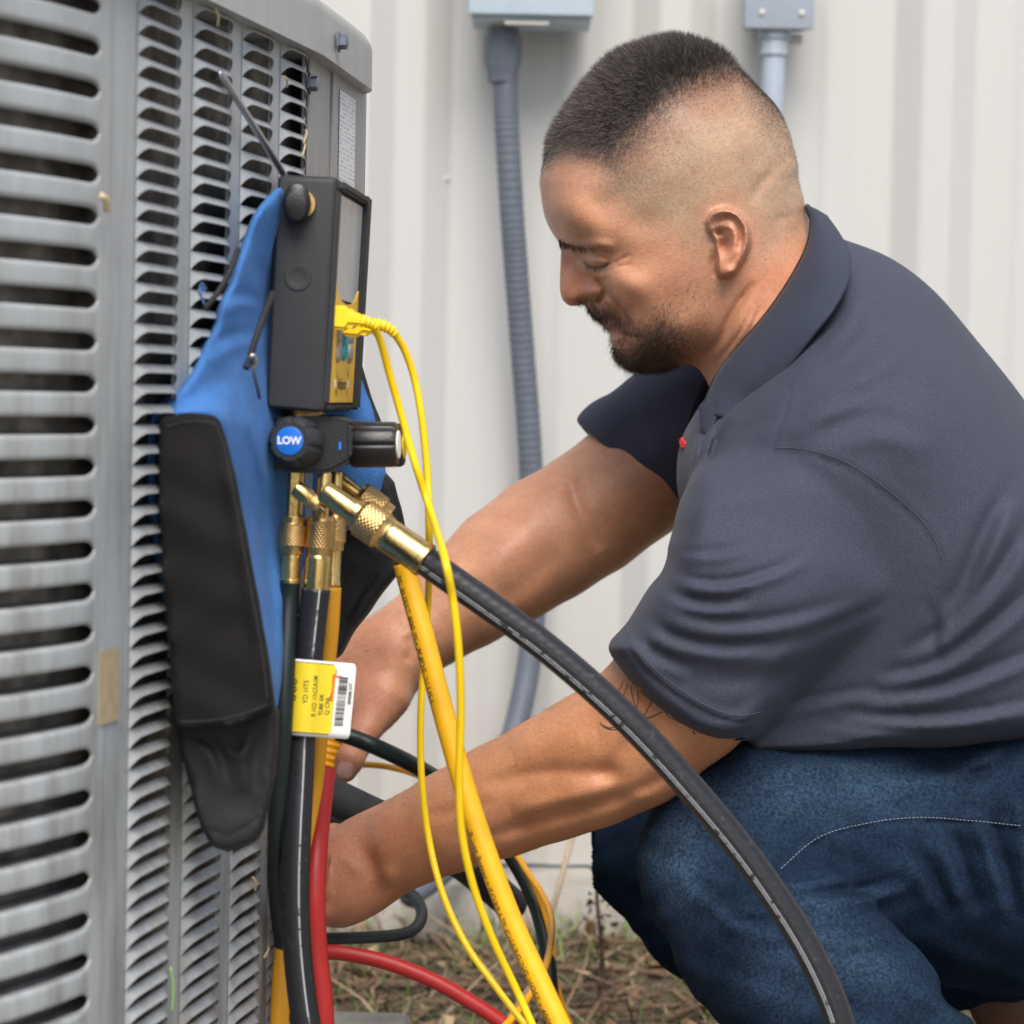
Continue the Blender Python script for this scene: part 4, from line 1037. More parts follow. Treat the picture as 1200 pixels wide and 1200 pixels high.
lay(.70 * ramp_poly(TOPHAIR, 46), (.13, .105, .092)); lay(.75 * ramp_poly(TOPHAIR, 34) ** 1.8, (.040, .034, .031))
BEARD_P = [(683,352),(700,356),(716,362),(730,374),(738,388),(752,384),(766,370),(772,350),(784,326),(800,322),(826,330),(832,352),(826,380),(810,408),(790,428),(765,440),(735,440),(715,420),(712,402),(724,402),(738,402),(742,396),(728,386),(710,378),(697,378)]
lay(.40 * ramp_poly(BEARD_P, 24), (.24, .125, .075))
CHIN = [(683,352),(703,357),(726,370),(742,388),(754,384),(768,366),(784,366),(792,384),(793,412),(782,430),(760,441),(735,440),(722,428),(716,412),(722,408),(736,416),(746,412),(750,400),(740,390),(726,384),(710,377),(697,376)]
lay(.55 * ramp_poly(CHIN, 16), (.11, .06, .04))
lay(.7 * np.exp(-((HU - 724) / 16) ** 2 - ((HVv - 388 - (HU - 724) * .35) / 5) ** 2) * is_head, (.46, .16, .13))
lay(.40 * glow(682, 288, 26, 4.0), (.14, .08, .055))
lay(.25 * glow(700, 310, 16, 8), (.36, .165, .115))
_g = Px(360, 480, 900, 1110, 3)
_gl = Px(660, 280, 740, 340, .5); _d, _t, _ = _gl.lined(catmull(np.array([(684,307),(690,312),(698,314.5),(706,313),(714,309)], float), 5))
lay(.80 * _gl.sample(np.exp(-(_d / 1.5) ** 2).astype(np.float32), HU, HVv) * is_head * (np.abs(HU - 699) < 18) * (np.abs(HVv - 310) < 10), (.05, .03, .024))
nail = np.exp(-(((_bu - 404) / 9.5) ** 4) - (((_bv - 902) / 8) ** 4)) * (BV[:, 2] > 1.75) * (BV[:, 2] < 1.83)
lay(.75 * nail, (.60, .33, .28))
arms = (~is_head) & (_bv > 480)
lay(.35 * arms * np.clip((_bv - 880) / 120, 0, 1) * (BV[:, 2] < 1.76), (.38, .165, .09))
lay(.5 * arms * (_bu < 470) * np.clip((470 - _bu) / 40, 0, 1), (.46, .205, .135))
# uneven blood and tan under the skin
_P = BV * 1.0
_m = np.sin(_P[:, 0] * 95 + 2.1 * np.sin(_P[:, 1] * 70 + 1)) * np.sin(_P[:, 1] * 110 + 1.7 * np.sin(_P[:, 2] * 80)) + .6 * np.sin(_P[:, 0] * 230 + 3 * np.sin(_P[:, 1] * 190)) * np.sin(_P[:, 2] * 210 + _P[:, 1] * 160)
tone *= 1 + _m[:, None] * np.array([.035, .065, .075]); tone *= np.array([1.06, 1.0, .88])
set_color(body.data, np.clip(tone, 0, 1))
BVW = c2w(BV)
BVH_BODY = BVHTree.FromPolygons([tuple(v) for v in BVW.tolist()], BQ.tolist())
BN = vert_normals(BVW, BQ)
_c = BVW.mean(0)
if ((BVW - _c) * BN).sum() < 0: BN = -BN
ORI = Vector((0, 0, CAM_Z))
def drape(bvh, px, py, lift=.0003):
    r = (W(px, py, 1.0) - ORI).normalized(); h, n, i, d = bvh.ray_cast(ORI, r)
    if h is None: return None, None
    if n.dot(r) > 0: n = -n
    return h + n * lift, n
def drape_line(bvh, pts, lift=.0003, n=10):
    P = catmull(np.asarray(pts, float), n) if len(pts) > 2 else np.linspace(pts[0], pts[1], n)
    q = [drape(bvh, a, b, lift)[0] for a, b in P]
    return np.array([p for p in q if p is not None])
def tube_lines(name, lines, r, mat_, parent, n=5, **kw):
    V, Fc = [], []
    for C in lines:
        if len(C) < 3: continue
        me, _ = tube_mesh('t', C, r, n); o = len(V)
        V += [tuple(v.co) for v in me.vertices]; Fc += [tuple(i + o for i in p.vertices) for p in me.polygons]
        bpy.data.meshes.remove(me)
    me = bpy.data.meshes.new(name); me.from_pydata(V, [], Fc)
    for p in me.polygons: p.use_smooth = True
    return tag(link(name, me, mat_, parent), **kw)

# ---------------------------------------------------------------- strands
def strands(name, weight, n, length, width, dirf, mat_, jitter=.35, lift=.35, nodes_=2, parent=None):
    "short tapering blades rooted on the skin; weight per vertex, dirf(u, v) gives the lie of the hair in the photo plane"
    fw = weight[BQ].mean(1); fa = np.linalg.norm(np.cross(BVW[BQ[:, 2]] - BVW[BQ[:, 0]], BVW[BQ[:, 3]] - BVW[BQ[:, 1]]), axis=1)
    p = fw * fa; p /= p.sum(); k = RNG.choice(len(BQ), n, p=p); q = BQ[k]
    a, b = RNG.random((n, 1)), RNG.random((n, 1))
    root = (BVW[q[:, 0]] * (1 - a) + BVW[q[:, 1]] * a) * (1 - b) + (BVW[q[:, 3]] * (1 - a) + BVW[q[:, 2]] * a) * b
    nrm = BN[q].mean(1); nrm /= np.linalg.norm(nrm, axis=1)[:, None]
    u, v = HU[q].mean(1), HVv[q].mean(1)
    dx, dy = dirf(u, v); dl = np.stack([dx, dy, np.zeros(n)], 1) @ np.diag([1, -1, 1.0]); dl = dl @ CR.T
    dl = dl - nrm * (dl * nrm).sum(1)[:, None]; dl /= np.maximum(np.linalg.norm(dl, axis=1), 1e-6)[:, None]
    d = dl * (1 - lift) + nrm * lift + RNG.normal(0, jitter, (n, 3)) * .5; d /= np.linalg.norm(d, axis=1)[:, None]
    Lh = (length(u, v) if callable(length) else length) * RNG.uniform(.65, 1.15, n)
    d2 = d + dl * .35; d2 /= np.linalg.norm(d2, axis=1)[:, None]
    mid = root + d * (Lh * .5)[:, None]; tip = mid + d2 * (Lh * .5)[:, None]
    side = np.cross(d, root - np.array(ORI)); side /= np.linalg.norm(side, axis=1)[:, None]
    s2 = np.cross(d, side); ph = RNG.uniform(-.9, .9, n)[:, None]; side = side * np.cos(ph) + s2 * np.sin(ph)
    width = width(u, v) if callable(width) else width
    wv = (width * RNG.uniform(.7, 1.3, n))[:, None] * .5
    V = np.stack([root - nrm * .0006 - side * wv, root - nrm * .0006 + side * wv, mid + side * wv * .8, mid - side * wv * .8, tip], 1).reshape(-1, 3)
    b0 = np.arange(n)[:, None] * 5
    T = np.concatenate([b0 + [0, 1, 2], b0 + [0, 2, 3], b0 + [3, 2, 4]])
    return tag(link(name, np_mesh(name, V, T, True), mat_, parent), kind='stuff')
hw = np.clip(ramp_poly(TOPHAIR, 46), 0, 1) ** 2.4
def hair_dir(u, v):
    a = np.arctan2(.75 + 0 * u, -1.0) + RNG.normal(0, .25, len(u)); return np.cos(a), np.sin(a)
fade = lambda u, v: .0022 + .0088 * np.clip((150 - v + (700 - np.minimum(u, 760)) * .25) / 90, 0, 1)
def hair_len(u, v):
    g = Px(600, 0, 1010, 540, 3); D = g.polyd(np.asarray(TOPHAIR, float)); dd = g.sample(D.astype(np.float32), u, v)
    return .0018 + .0118 * np.clip(dd / 55, 0, 1) ** .9
gD = Px(600, 0, 1010, 540, 3); DT = gD.polyd(np.asarray(TOPHAIR, float)).astype(np.float32)
hair_wd = lambda u, v: .00011 + .00034 * np.clip(gD.sample(DT, u, v) / 50, 0, 1)
strands('hair', hw, 62000, hair_len, hair_wd, hair_dir, M_HAIR, jitter=.8, lift=.72, parent=person)
# fade: very short stubble
dT = gD.sample(DT, HU, HVv)
sw = (.10 * ramp_poly(STUB, 30) + np.exp(-np.clip(-dT, 0, None) / 22) * (dT < 12) * (ramp_poly(STUB, 30) + ramp_poly(TOPHAIR, 10)).clip(0, 1)) * is_head
strands('hair_fade', sw, 46000, .0016, .00013, hair_dir, M_HAIR, jitter=.5, lift=.45, parent=person)
bw = ramp_poly(BEARD_P, 12) * (1 - .95 * np.exp(-((HU - 724) / 15) ** 2 - ((HVv - 389 - (HU - 724) * .35) / 6.5) ** 2))
thin = np.clip((HU - 745) / 70, 0, 1) * np.clip((420 - HVv) / 60, 0, 1)
bw = bw * (1 - .72 * thin) * is_head
def beard_dir(u, v):
    m = (v < 384) & (u < 742)                       # moustache lies back along the lip
    a = np.where(m, R_(55), R_(115)) + RNG.normal(0, .35, len(u)); return np.cos(a), np.sin(a)
bw = bw * (.30 + .70 * ramp_poly(CHIN, 14))
strands('beard', bw, 11000, lambda u, v: .0028 + .005 * np.clip((v - 350) / 80, 0, 1) + .002 * (u < 742), .00019, beard_dir, M_BEARD, jitter=.45, lift=.3, parent=person)
gB = Px(600, 200, 800, 420, 1); dB, tB, _ = gB.lined(np.array([(655,282),(667,287),(684,289.5),(700,289),(714,293)]))
ew = gB.sample((np.exp(-(dB / 2.6) ** 2) * (1.15 - tB)).astype(np.float32), HU, HVv) * is_head * (HU < 730)
strands('eyebrow', ew, 1100, .0050, .00018, lambda u, v: (np.cos(R_(12) + RNG.normal(0, .25, len(u))), np.sin(R_(12) + RNG.normal(0, .25, len(u)))), M_BEARD, lift=.12, jitter=.3, parent=person)
dL, tL, _ = gB.lined(np.array([(687,310),(692,313.5),(699,315),(706,313.5),(713,309.5)]))
lw = gB.sample(np.exp(-(dL / 1.3) ** 2).astype(np.float32), HU, HVv) * is_head
strands('eyelash', lw, 300, .0030, .00016, lambda u, v: (-.55 + RNG.normal(0, .2, len(u)), .8 + 0 * u), M_HAIR, lift=.35, jitter=.25, parent=person)
aw = ((~is_head) & (_bv > 700) & (_bu < 720) & (BV[:, 2] < 1.95)).astype(float) * (.3 + .7 * (np.abs(_bu - 520) < 150))
def arm_dir(u, v): a = R_(170) + RNG.normal(0, .5, len(u)); return np.cos(a), np.sin(a)
strands('arm_hair', aw, 3200, .007, .00010, arm_dir, M_BEARD, jitter=.4, lift=.12, parent=person)
# moles and the line tattoo above the elbow
M_INK = mat('tattoo_ink', (.055, .05, .055), .6)
INK = [[(730,798),(727,806),(722,814),(716,819)],[(736,801),(733,810),(729,818),(727,826)],[(739,803),(741,815),(744,826),(747,831)],[(747,809),(748,820),(746,831)],
       [(764,822),(760,829),(755,838),(750,842)],[(776,834),(766,839),(757,842),(748,843)],[(703,847),(708,852),(716,855),(724,855)],[(706,850),(714,853),(722,852)],[(779,834),(784,840),(790,843),(800,848)],[(812,856),(814,861)]]
tube_lines('tattoo', [drape_line(BVH_BODY, l, -.0001, 8) for l in INK], .00042, M_INK, person, kind='stuff')

# thumb nail of the far hand
def draped_patch(name, cx, cy, rx, ry, rot, bvh, m, parent, lift=.0004, rings=5, n=24):
    V, Fc = [], []; c, s_ = math.cos(R_(rot)), math.sin(R_(rot))
    for k in range(rings + 1):
        for i in range(n):
            a = 2 * math.pi * i / n; q = k / rings; x = rx * q * math.copysign(abs(math.cos(a)) ** .7, math.cos(a)); y = ry * q * math.copysign(abs(math.sin(a)) ** .7, math.sin(a))
            p, _ = drape(bvh, cx + x * c - y * s_, cy + x * s_ + y * c, lift * (1 - .6 * q))
            if p is None: return None
            V.append(tuple(p))
    for k in range(rings):
        for i in range(n): Fc.append((k * n + i, k * n + (i + 1) % n, (k + 1) * n + (i + 1) % n, (k + 1) * n + i))
    me = bpy.data.meshes.new(name); me.from_pydata(V, [], Fc)
    for p in me.polygons: p.use_smooth = True
    return link(name, me, m, parent)
M_NAIL = mat('nail', (.62, .36, .30), .28, var=.04)
draped_patch('thumbnail', 404.5, 902, 9, 9.5, 15, BVH_BODY, M_NAIL, person)
# ---------------------------------------------------------------- polo shirt
TOR = [(835,455),(880,400),(930,330),(955,272),(990,281),(1045,303),(1095,341),(1145,399),(1200,468),(1260,560),(1310,680),(1335,800),(1330,905),(1200,884),(1120,884),(1040,884),(970,890),(905,892),(872,885),(845,800),(818,700),(803,620),(793,565),(797,520),(812,488)]
TT = [(955,285,.045),(985,300,.085),(1000,330,.115),(930,380,.09),(880,430,.085),(850,470,.10),(900,470,.145),(950,440,.160),(1010,400,.155),(1060,370,.135),(1000,480,.185),(1080,500,.190),(1150,500,.17),
      (1060,600,.188),(1150,650,.185),(1230,700,.175),(850,560,.155),(820,560,.14),(900,620,.175),(900,780,.155),(1000,760,.165),(1100,780,.17),(1220,830,.17),(1000,850,.155)]
RT = [(955,280,60),(1000,300,75),(1100,360,95),(1200,480,110),(1300,700,110),(1330,890,40),(1100,880,22),(950,862,22),(880,860,22),(850,800,60),(800,600,55),(800,520,40),(840,460,45)]
def torso_folds(g):
    A = np.zeros(g.U.shape, np.float32); C = lambda p, a, w: g.crease(A, p, a * .78, w * 1.35); L = lambda *a, **k: g.line(A, *a, **k)
    L([(926,444),(924,468),(918,490),(908,515),(904,531)], -.0016, 2.0)                        # shoulder seam
    L([(905,531),(943,533),(992,550),(1046,587),(1084,625),(1099,658),(1090,690),(1079,712)], -.0010, 1.8, taper=False)
    L([(912,523),(945,524),(998,541),(1054,579),(1093,618),(1109,655),(1100,692)], .0006, 5)
    C([(995,322),(985,350),(965,385),(940,420)], .004, 10); C([(1010,345),(1000,375),(975,405),(935,432)], .0035, 10)
    C([(935,480),(975,450),(1020,425),(1060,410)], .0055, 13); C([(920,505),(960,480),(1010,462)], .0045, 11); C([(960,520),(1030,500),(1090,520)], .004, 14)
    C([(1060,420),(1100,470),(1130,520),(1140,560)], -.0022, 16); C([(1010,370),(1060,390),(1110,430)], .0022, 16)
    C([(1100,735),(1135,690),(1165,620),(1200,560)], .0085, 13); C([(1060,775),(1120,735),(1170,680),(1215,610)], .008, 12)
    C([(1030,800),(1100,780),(1160,740),(1220,690)], .007, 11); C([(1010,822),(1090,812),(1160,790),(1230,760)], .006, 10)
    C([(980,842),(1060,845),(1140,840),(1230,820)], .005, 9); C([(1100,770),(1100,730),(1095,700)], .003, 9)
    C([(960,850),(1050,862),(1150,866),(1240,858)], .003, 7); C([(905,835),(960,822),(1030,810)], .003, 8)
    C([(815,590),(835,555),(865,520),(900,490)], .0045, 8); C([(805,600),(818,560),(838,525),(862,500)], .004, 7); C([(800,585),(806,550),(812,520)], .003, 6)
    L([(856,488),(846,512),(832,545),(814,584)], -.018, 8, taper=lambda t: np.minimum(1, t * 3) * np.minimum(1, (1 - t) * 3))
    C([(826,486),(818,530),(806,575)], .009, 4); C([(838,500),(828,540),(811,580)], .008, 3.5); C([(812,500),(806,540),(800,575)], .006, 4)
    L([(1040,800),(1060,830),(1090,870)], -.0010, 1.5); L([(1140,810),(1160,835),(1190,860)], -.0010, 1.5)
    return A
torso = Inflate(TOR, ZC, TT, RT, disp=torso_folds, st=1.5, n=4)
SLV = [(905,528),(943,529),(992,546),(1046,582),(1084,620),(1101,658),(1092,692),(1072,716),(1008,756),(943,808),(922,830),(900,852),(884,864),(857,869),(819,862),(781,841),(748,813),(724,780),(713,756),(735,729),(759,690),(774,672),(781,655),(783,640),(788,622),(793,600),(800,580),(819,549),(860,534)]
def sleeve_folds(g):
    A = np.zeros(g.U.shape, np.float32); C = lambda p, a, w: g.crease(A, p, a * .85, w * 1.3); L = lambda *a, **k: g.line(A, *a, **k)
    L([(905,531),(943,533),(992,550),(1046,587),(1084,625),(1099,658),(1090,690)], -.0008, 1.8)
    C([(786,645),(805,650),(840,650),(880,640)], .0030, 6); C([(780,668),(808,682),(850,686),(905,672),(950,650)], .0046, 7)
    C([(772,690),(800,706),(835,712),(880,708)], .0052, 8); C([(765,700),(810,728),(875,735),(950,722),(1020,700)], .0042, 10)
    C([(748,724),(785,750),(840,762),(900,758)], .0046, 9); C([(840,768),(910,762),(980,742),(1050,716)], .0030, 13)
    C([(735,742),(765,770),(810,790)], .0034, 9); C([(800,800),(870,806),(940,792)], .0022, 14)
    C([(820,560),(850,548),(890,540),(930,545)], -.004, 9); C([(795,610),(820,585),(860,575),(920,578)], .003, 14)
    C([(900,630),(960,640),(1020,665),(1070,695)], .0025, 22); C([(960,745),(1010,725),(1060,705),(1090,690)], .004, 9)
    C([(860,840),(900,815),(950,780)], .003, 12)
    # cuff hem
    L([(725,742),(738,762),(760,790),(792,815),(828,836),(862,846),(892,842),(912,826)], -.0016, 2.0, taper=False)
    L([(729,738),(742,758),(764,786),(796,810),(830,830),(862,840),(892,835)], .0016, 5)
    return A
sleeve = Inflate(SLV, 1.612, [(1000,600,.070),(900,560,.075),(960,680,.100),(860,650,.096),(820,760,.086),(880,800,.082),(760,750,.072),(860,855,.072),(1080,660,.05)],
                 [(1000,560,50),(820,560,40),(780,650,34),(745,740,42),(724,780,16),(780,840,14),(857,867,14),(920,830,45),(1000,760,60),(1090,690,40)], disp=sleeve_folds, st=1.2, n=4,
                 zmap=[(1000,600,1.64),(900,700,1.612),(780,800,1.602),(850,860,1.602),(1090,690,1.66)])
FSL = [(905,430,1.90,95),(830,492,1.91,88),(785,515,1.925,78),(728,528,1.93,66)]
def f_farsleeve(P):
    f = chain(P, FSL, .02)
    a, b = cs(700, 505, 1.93), cs(770, 575, 1.93); ax = cs(728, 528, 1.93) - cs(830, 492, 1.91)
    e = b - a; n = np.array([-e[1], e[0], 0]); n /= np.linalg.norm(n)
    if n @ ax < 0: n = -n
    s = (P - np.asarray(a, np.float32)) @ n.astype(np.float32)
    u, v = proj(P); w_ = np.sin(u * .05 + v * .09) * .0009 + np.sin(u * .10 - v * .03) * .0005
    f = f + w_
    f = smax(f, s - .006, .004)
    return f
PLK = [(818,492),(838,480),(850,500),(832,545),(812,590),(800,585),(803,540)]
def f_shirt(P):
    t = torso(P); s = sleeve(P); f = smin(t, s, .024)
    f = smin(f, f_farsleeve(P), .02)
    # open cuff of the near sleeve and hollow under it
    return f.astype(np.float32)
shirt, SV, SQ = finish('polo_shirt', f_shirt, (.03, -.17, 1.46), (.46, .20, 2.02), .0020, M_SHIRT, person, cut=2.4, extra=.02)
BVH_SHIRT = BVHTree.FromPolygons([tuple(v) for v in c2w(SV).tolist()], SQ.tolist())
# stitching along seams and cuff
def stitches(pts, bvh, gap=3.0, ln=2.0, lift=.0002):
    P = catmull(np.asarray(pts, float), 30); L = np.concatenate([[0], np.cumsum(np.linalg.norm(np.diff(P, axis=0), axis=1))]); out = []
    for s in np.arange(0, L[-1] - ln, gap):
        q = [(np.interp(x, L, P[:, 0]), np.interp(x, L, P[:, 1])) for x in (s, s + ln / 2, s + ln)]
        c = [drape(bvh, a, b, lift)[0] for a, b in q]
        if all(p is not None for p in c): out.append(np.array(c))
    return out
M_SEAM = mat('seam_thread', (.095, .098, .13), .7)
tube_lines('seam_stitch', stitches([(732,735),(745,756),(767,784),(799,809),(832,829),(864,838),(894,834)], BVH_SHIRT) + stitches([(909,525),(945,527),(996,544),(1050,582),(1089,621),(1104,656)], BVH_SHIRT), .00028, M_SEAM, shirt, 4, kind='stuff')
# collar: a folded band lofted round the neck, leaf falling outward; both sides
def collar_side(sgn):
    inn = [(944,240,.010),(950,258,.034),(946,285,.058),(933,312,.068),(916,340,.072),(896,368,.074),(874,394,.073),(854,418,.070),(836,444,.062),(821,484,.066)]
    out_ = [(968,254,.018),(986,280,.060),(997,306,.100),(994,330,.125),(976,364,.136),(954,392,.136),(930,424,.130),(905,456,.121),(884,477,.113),(858,492,.106)]
    m = 9; rows = []
    A = catmull([(x, y, t) for x, y, t in inn], 6); B = catmull([(x, y, t) for x, y, t in out_], 6)
    V = []
    for a, b in zip(A, B):
        for k in np.linspace(-.35, 1, m + 4):
            if k < 0:      # the stand, hidden inside the leaf
                x, y, t = a + (b - a) * (-k) * .5; t = t - .006 - .010 * (-k)
            else:
                x, y, t = a + (b - a) * k; t = t + .012 * math.sin(math.pi * min(1, k * 1.05)) + .004 * (1 - k)
            z = ZC - sgn * t if sgn > 0 else ZC + t
            p = cs(x, y, ZC - t); p[2] = z
            V.append(p)
    n = m + 4; r = len(A)
    i, j = np.meshgrid(np.arange(r - 1), np.arange(n - 1), indexing='ij')
    Q = np.stack([i * n + j, i * n + j + 1, (i + 1) * n + j + 1, (i + 1) * n + j], -1).reshape(-1, 4)
    return np.array(V), Q
V1, Q1 = collar_side(1); V2, Q2 = collar_side(-1)
me = np_mesh('collar', c2w(np.vstack([V1, V2])), np.vstack([Q1, Q2[:, ::-1] + len(V1)]))
collar = link('collar', me, M_COLLAR, shirt)
sm = collar.modifiers.new('thick', 'SOLIDIFY'); sm.thickness = .0026; sm.offset = 0
slab('collar_tip', [W(820, 474, 1.655), W(838, 466, 1.650), (W(842, 486, 1.642)), W(833, 512, 1.640), W(824, 505, 1.648)], Wd(-.5, 0, 1), .003, M_COLLAR, shirt, .001, 2)
# placket with a button, and the embroidered mark on the chest
plk = [drape(BVH_SHIRT, x, y, .0015) for x, y in [(822,497),(836,492),(832,530),(818,565),(806,580),(806,550)]]
M_RED = mat('red_embroidery', (.65, .02, .03), .7)
tube_lines('embroidery', [drape_line(BVH_SHIRT, l, .0004, 6) for l in ([(796,514),(799,520),(801,525)], [(798,513),(801,518),(803,524)], [(800,514),(803,519),(804,521)])], .0011, M_RED, shirt, 5, kind='stuff')

# ---------------------------------------------------------------- jeans and boots
NTH = [(848,1008,1.625,101),(900,985,1.63,118),(990,985,1.65,128),(1120,1005,1.675,140),(1260,1010,1.68,155)]
NSH = [(850,1028,1.615,96),(905,1098,1.582,106),(985,1185,1.562,108),(1060,1272,1.565,98),(1108,1400,1.58,80),(1136,1530,1.60,64)]
FTH = [(742,975,1.92,74),(900,985,1.90,100),(1120,1000,1.86,130),(1260,1010,1.80,150)]
FSH = [(742,985,1.92,70),(830,1070,1.93,75),(960,1115,1.90,75),(1080,1128,1.86,62),(1178,1122,1.82,56),(1230,1140,1.81,56)]
HIP = [(1250,980,1.65,170),(1270,960,1.85,170)]
gJ = Px(640, 820, 1420, 1420, 2.0); AJ = np.zeros(gJ.U.shape, np.float32)
for a in (([(930,1052),(975,1052),(1020,1046),(1062,1034)], .0045, 11), ([(900,1034),(945,1032),(990,1022)], .0038, 10), ([(955,1094),(1000,1100),(1045,1088)], .0036, 11),
          ([(905,1110),(955,1128),(1010,1124)], .0032, 13), ([(1100,960),(1122,1020),(1140,1075)], .0042, 14), ([(1148,950),(1168,1010),(1186,1080)], .0046, 13),
          ([(1195,930),(1205,985),(1212,1050)], .0042, 12), ([(1060,985),(1085,1030),(1108,1075)], .0034, 13), ([(835,1058),(865,1082),(915,1090)], .0034, 12), ([(800,1030),(840,1056),(895,1064)], .0030, 13),
          ([(960,1160),(1000,1190),(1055,1200)], .0035, 13), ([(1080,1150),(1110,1180),(1150,1196)], .004, 11), ([(880,905),(940,890),(1010,895)], .0024, 16), ([(1000,920),(1080,905),(1160,915)], .0028, 16), ([(1180,880),(1150,900),(1115,912)], .0032, 11)): gJ.crease(AJ, *a)
gJ.line(AJ, [(915,1022),(960,985),(1020,968),(1080,962),(1140,966),(1200,972),(1260,980)], -.0016, 2.2, taper=False)
gJ.line(AJ, [(915,1017),(960,979),(1020,962),(1080,956),(1140,960),(1200,966)], .0012, 4, taper=False)
def f_jeans(P):
    a = chain(P, NTH, .02, ((0, 0, 1), .95)); b = chain(P, NSH, .02); n = smin(a, b, .007)
    c = smin(chain(P, FTH, .02), chain(P, FSH, .02), .012); h = chain(P, HIP, .03)
    u, v = proj(P); d = gJ.sample(AJ, u, v) * np.clip((1.70 - P[:, 2]) / .03, 0, 1)
    wob = .0012 * np.sin(P[:, 0] * 130 + 2 * np.sin(P[:, 1] * 90)) * np.sin(P[:, 1] * 150 + P[:, 2] * 60)
    f = smin(smin(n, c, .015), h, .04) - d - wob
    s1 = P[:, 1] - cs(0, 1500, 1.60)[1]                                     # hem of the near leg
    e = (P - np.asarray(cs(1175, 1164, 1.82), np.float32)) @ np.array([.50, -.84, .1], np.float32)   # hem of the far leg
    e = np.where((P[:, 0] > cs(1120, 0, 1.82)[0]) & (P[:, 2] > 1.735) & (P[:, 1] < cs(0, 1110, 1.82)[1]), e, -1.)
    return smax(smax(f, e, .004), -s1, .004).astype(np.float32)
jeans, JV, JQ = finish('jeans', f_jeans, (.06, -.50, 1.44), (.50, -.10, 2.08), .0025, M_JEANS, person, cut=1.8, extra=.01)
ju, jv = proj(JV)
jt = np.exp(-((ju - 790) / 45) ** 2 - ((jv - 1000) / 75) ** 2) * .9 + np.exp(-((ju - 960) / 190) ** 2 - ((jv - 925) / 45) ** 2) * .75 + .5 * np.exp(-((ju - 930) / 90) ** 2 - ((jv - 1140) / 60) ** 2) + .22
jt += .55 * np.exp(-((ju - 1010 - (jv - 1110) * .8) / 60) ** 2 - ((jv - 1130) / 60) ** 2) + 5 * np.clip(gJ.sample(AJ, ju, jv) / .03, 0, .04)  # calf and fold ridges lightened: light from above painted into the tone
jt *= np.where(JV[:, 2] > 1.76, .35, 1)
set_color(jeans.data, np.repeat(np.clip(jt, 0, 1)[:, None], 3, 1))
BVH_J = BVHTree.FromPolygons([tuple(v) for v in c2w(JV).tolist()], JQ.tolist())
tube_lines('seam_stitch', stitches([(915,1018),(960,981),(1020,964),(1080,958),(1140,962),(1200,968)], BVH_J, 4.6, 3.2), .00036, M_GOLDTHREAD, jeans, 4, kind='stuff')
def f_boot_near(P):
    f = chain(P, [(1136,1500,1.60,58),(1146,1575,1.60,54)], .02)
    return smin(f, chain(P, [(1146,1585,1.60,46),(1070,1596,1.60,40),(1005,1604,1.60,32)], .02), .03).astype(np.float32)
def f_boot_far(P):
    f = chain(P, [(1185,1172,1.82,50),(1240,1240,1.82,50),(1290,1330,1.82,48)], .02)
    return smin(f, chain(P, [(1290,1350,1.82,44),(1290,1410,1.82,38),(1245,1448,1.82,32)], .02), .03).astype(np.float32)
boot1, _, _ = finish('boot', f_boot_near, (.17, -.62, 1.50), (.36, -.44, 1.70), .004, M_BOOT, person)
boot2, _, _ = finish('boot', f_boot_far, (.28, -.58, 1.75), (.50, -.30, 1.90), .004, M_BOOT, person)
# ================================================================== tools hanging on the unit
M_RUB = mat('charcoal_housing', (.020, .021, .024), .6, var=.22, scale=30, bump=.07, bscale=900)
M_BLK = mat('black_plastic', (.009, .009, .011), .36, var=.15, bump=.1, bscale=700)
M_YEL = mat('yellow_face', (.95, .56, .04), .45, var=.05)
M_LCD = mat('grey_lcd', (.46, .47, .44), .28, var=.10, scale=50)
M_BLUECAP = mat('blue_cap', (.012, .16, .60), .35, var=.04)
M_WHITE = mat('white_print', (.85, .85, .85), .5, var=.02)
M_TEAL = mat('teal_button', (.02, .40, .48), .4, var=.04)
M_GREYB = mat('grey_button', (.30, .29, .27), .5)
M_PRINT = mat('black_print', (.02, .02, .02), .6, var=.02)
M_STEEL = mat('steel_rod', (.42, .42, .43), .3, 1.0, var=.1)
M_BRASS = mat('brass', (.72, .50, .19), .26, 1.0, var=.10, scale=60, bump=.08, bscale=500)
M_BRASS2 = mat('worn_brass', (.62, .40, .16), .34, 1.0, var=.2, scale=90)
M_YHOSE = mat('yellow_hose', (.86, .44, .006), .46, var=.12, scale=45, bump=.04, bscale=900)
M_YCABLE = mat('yellow_cable', (.92, .60, .004), .36, var=.03)
M_OHOSE = mat('amber_hose', (.75, .34, .01), .42, var=.06)
M_RHOSE = mat('red_hose', (.42, .018, .016), .45, var=.1, scale=30)
M_GHOSE = mat('dark_green_hose', (.010, .017, .017), .42, var=.12, spec=.35)
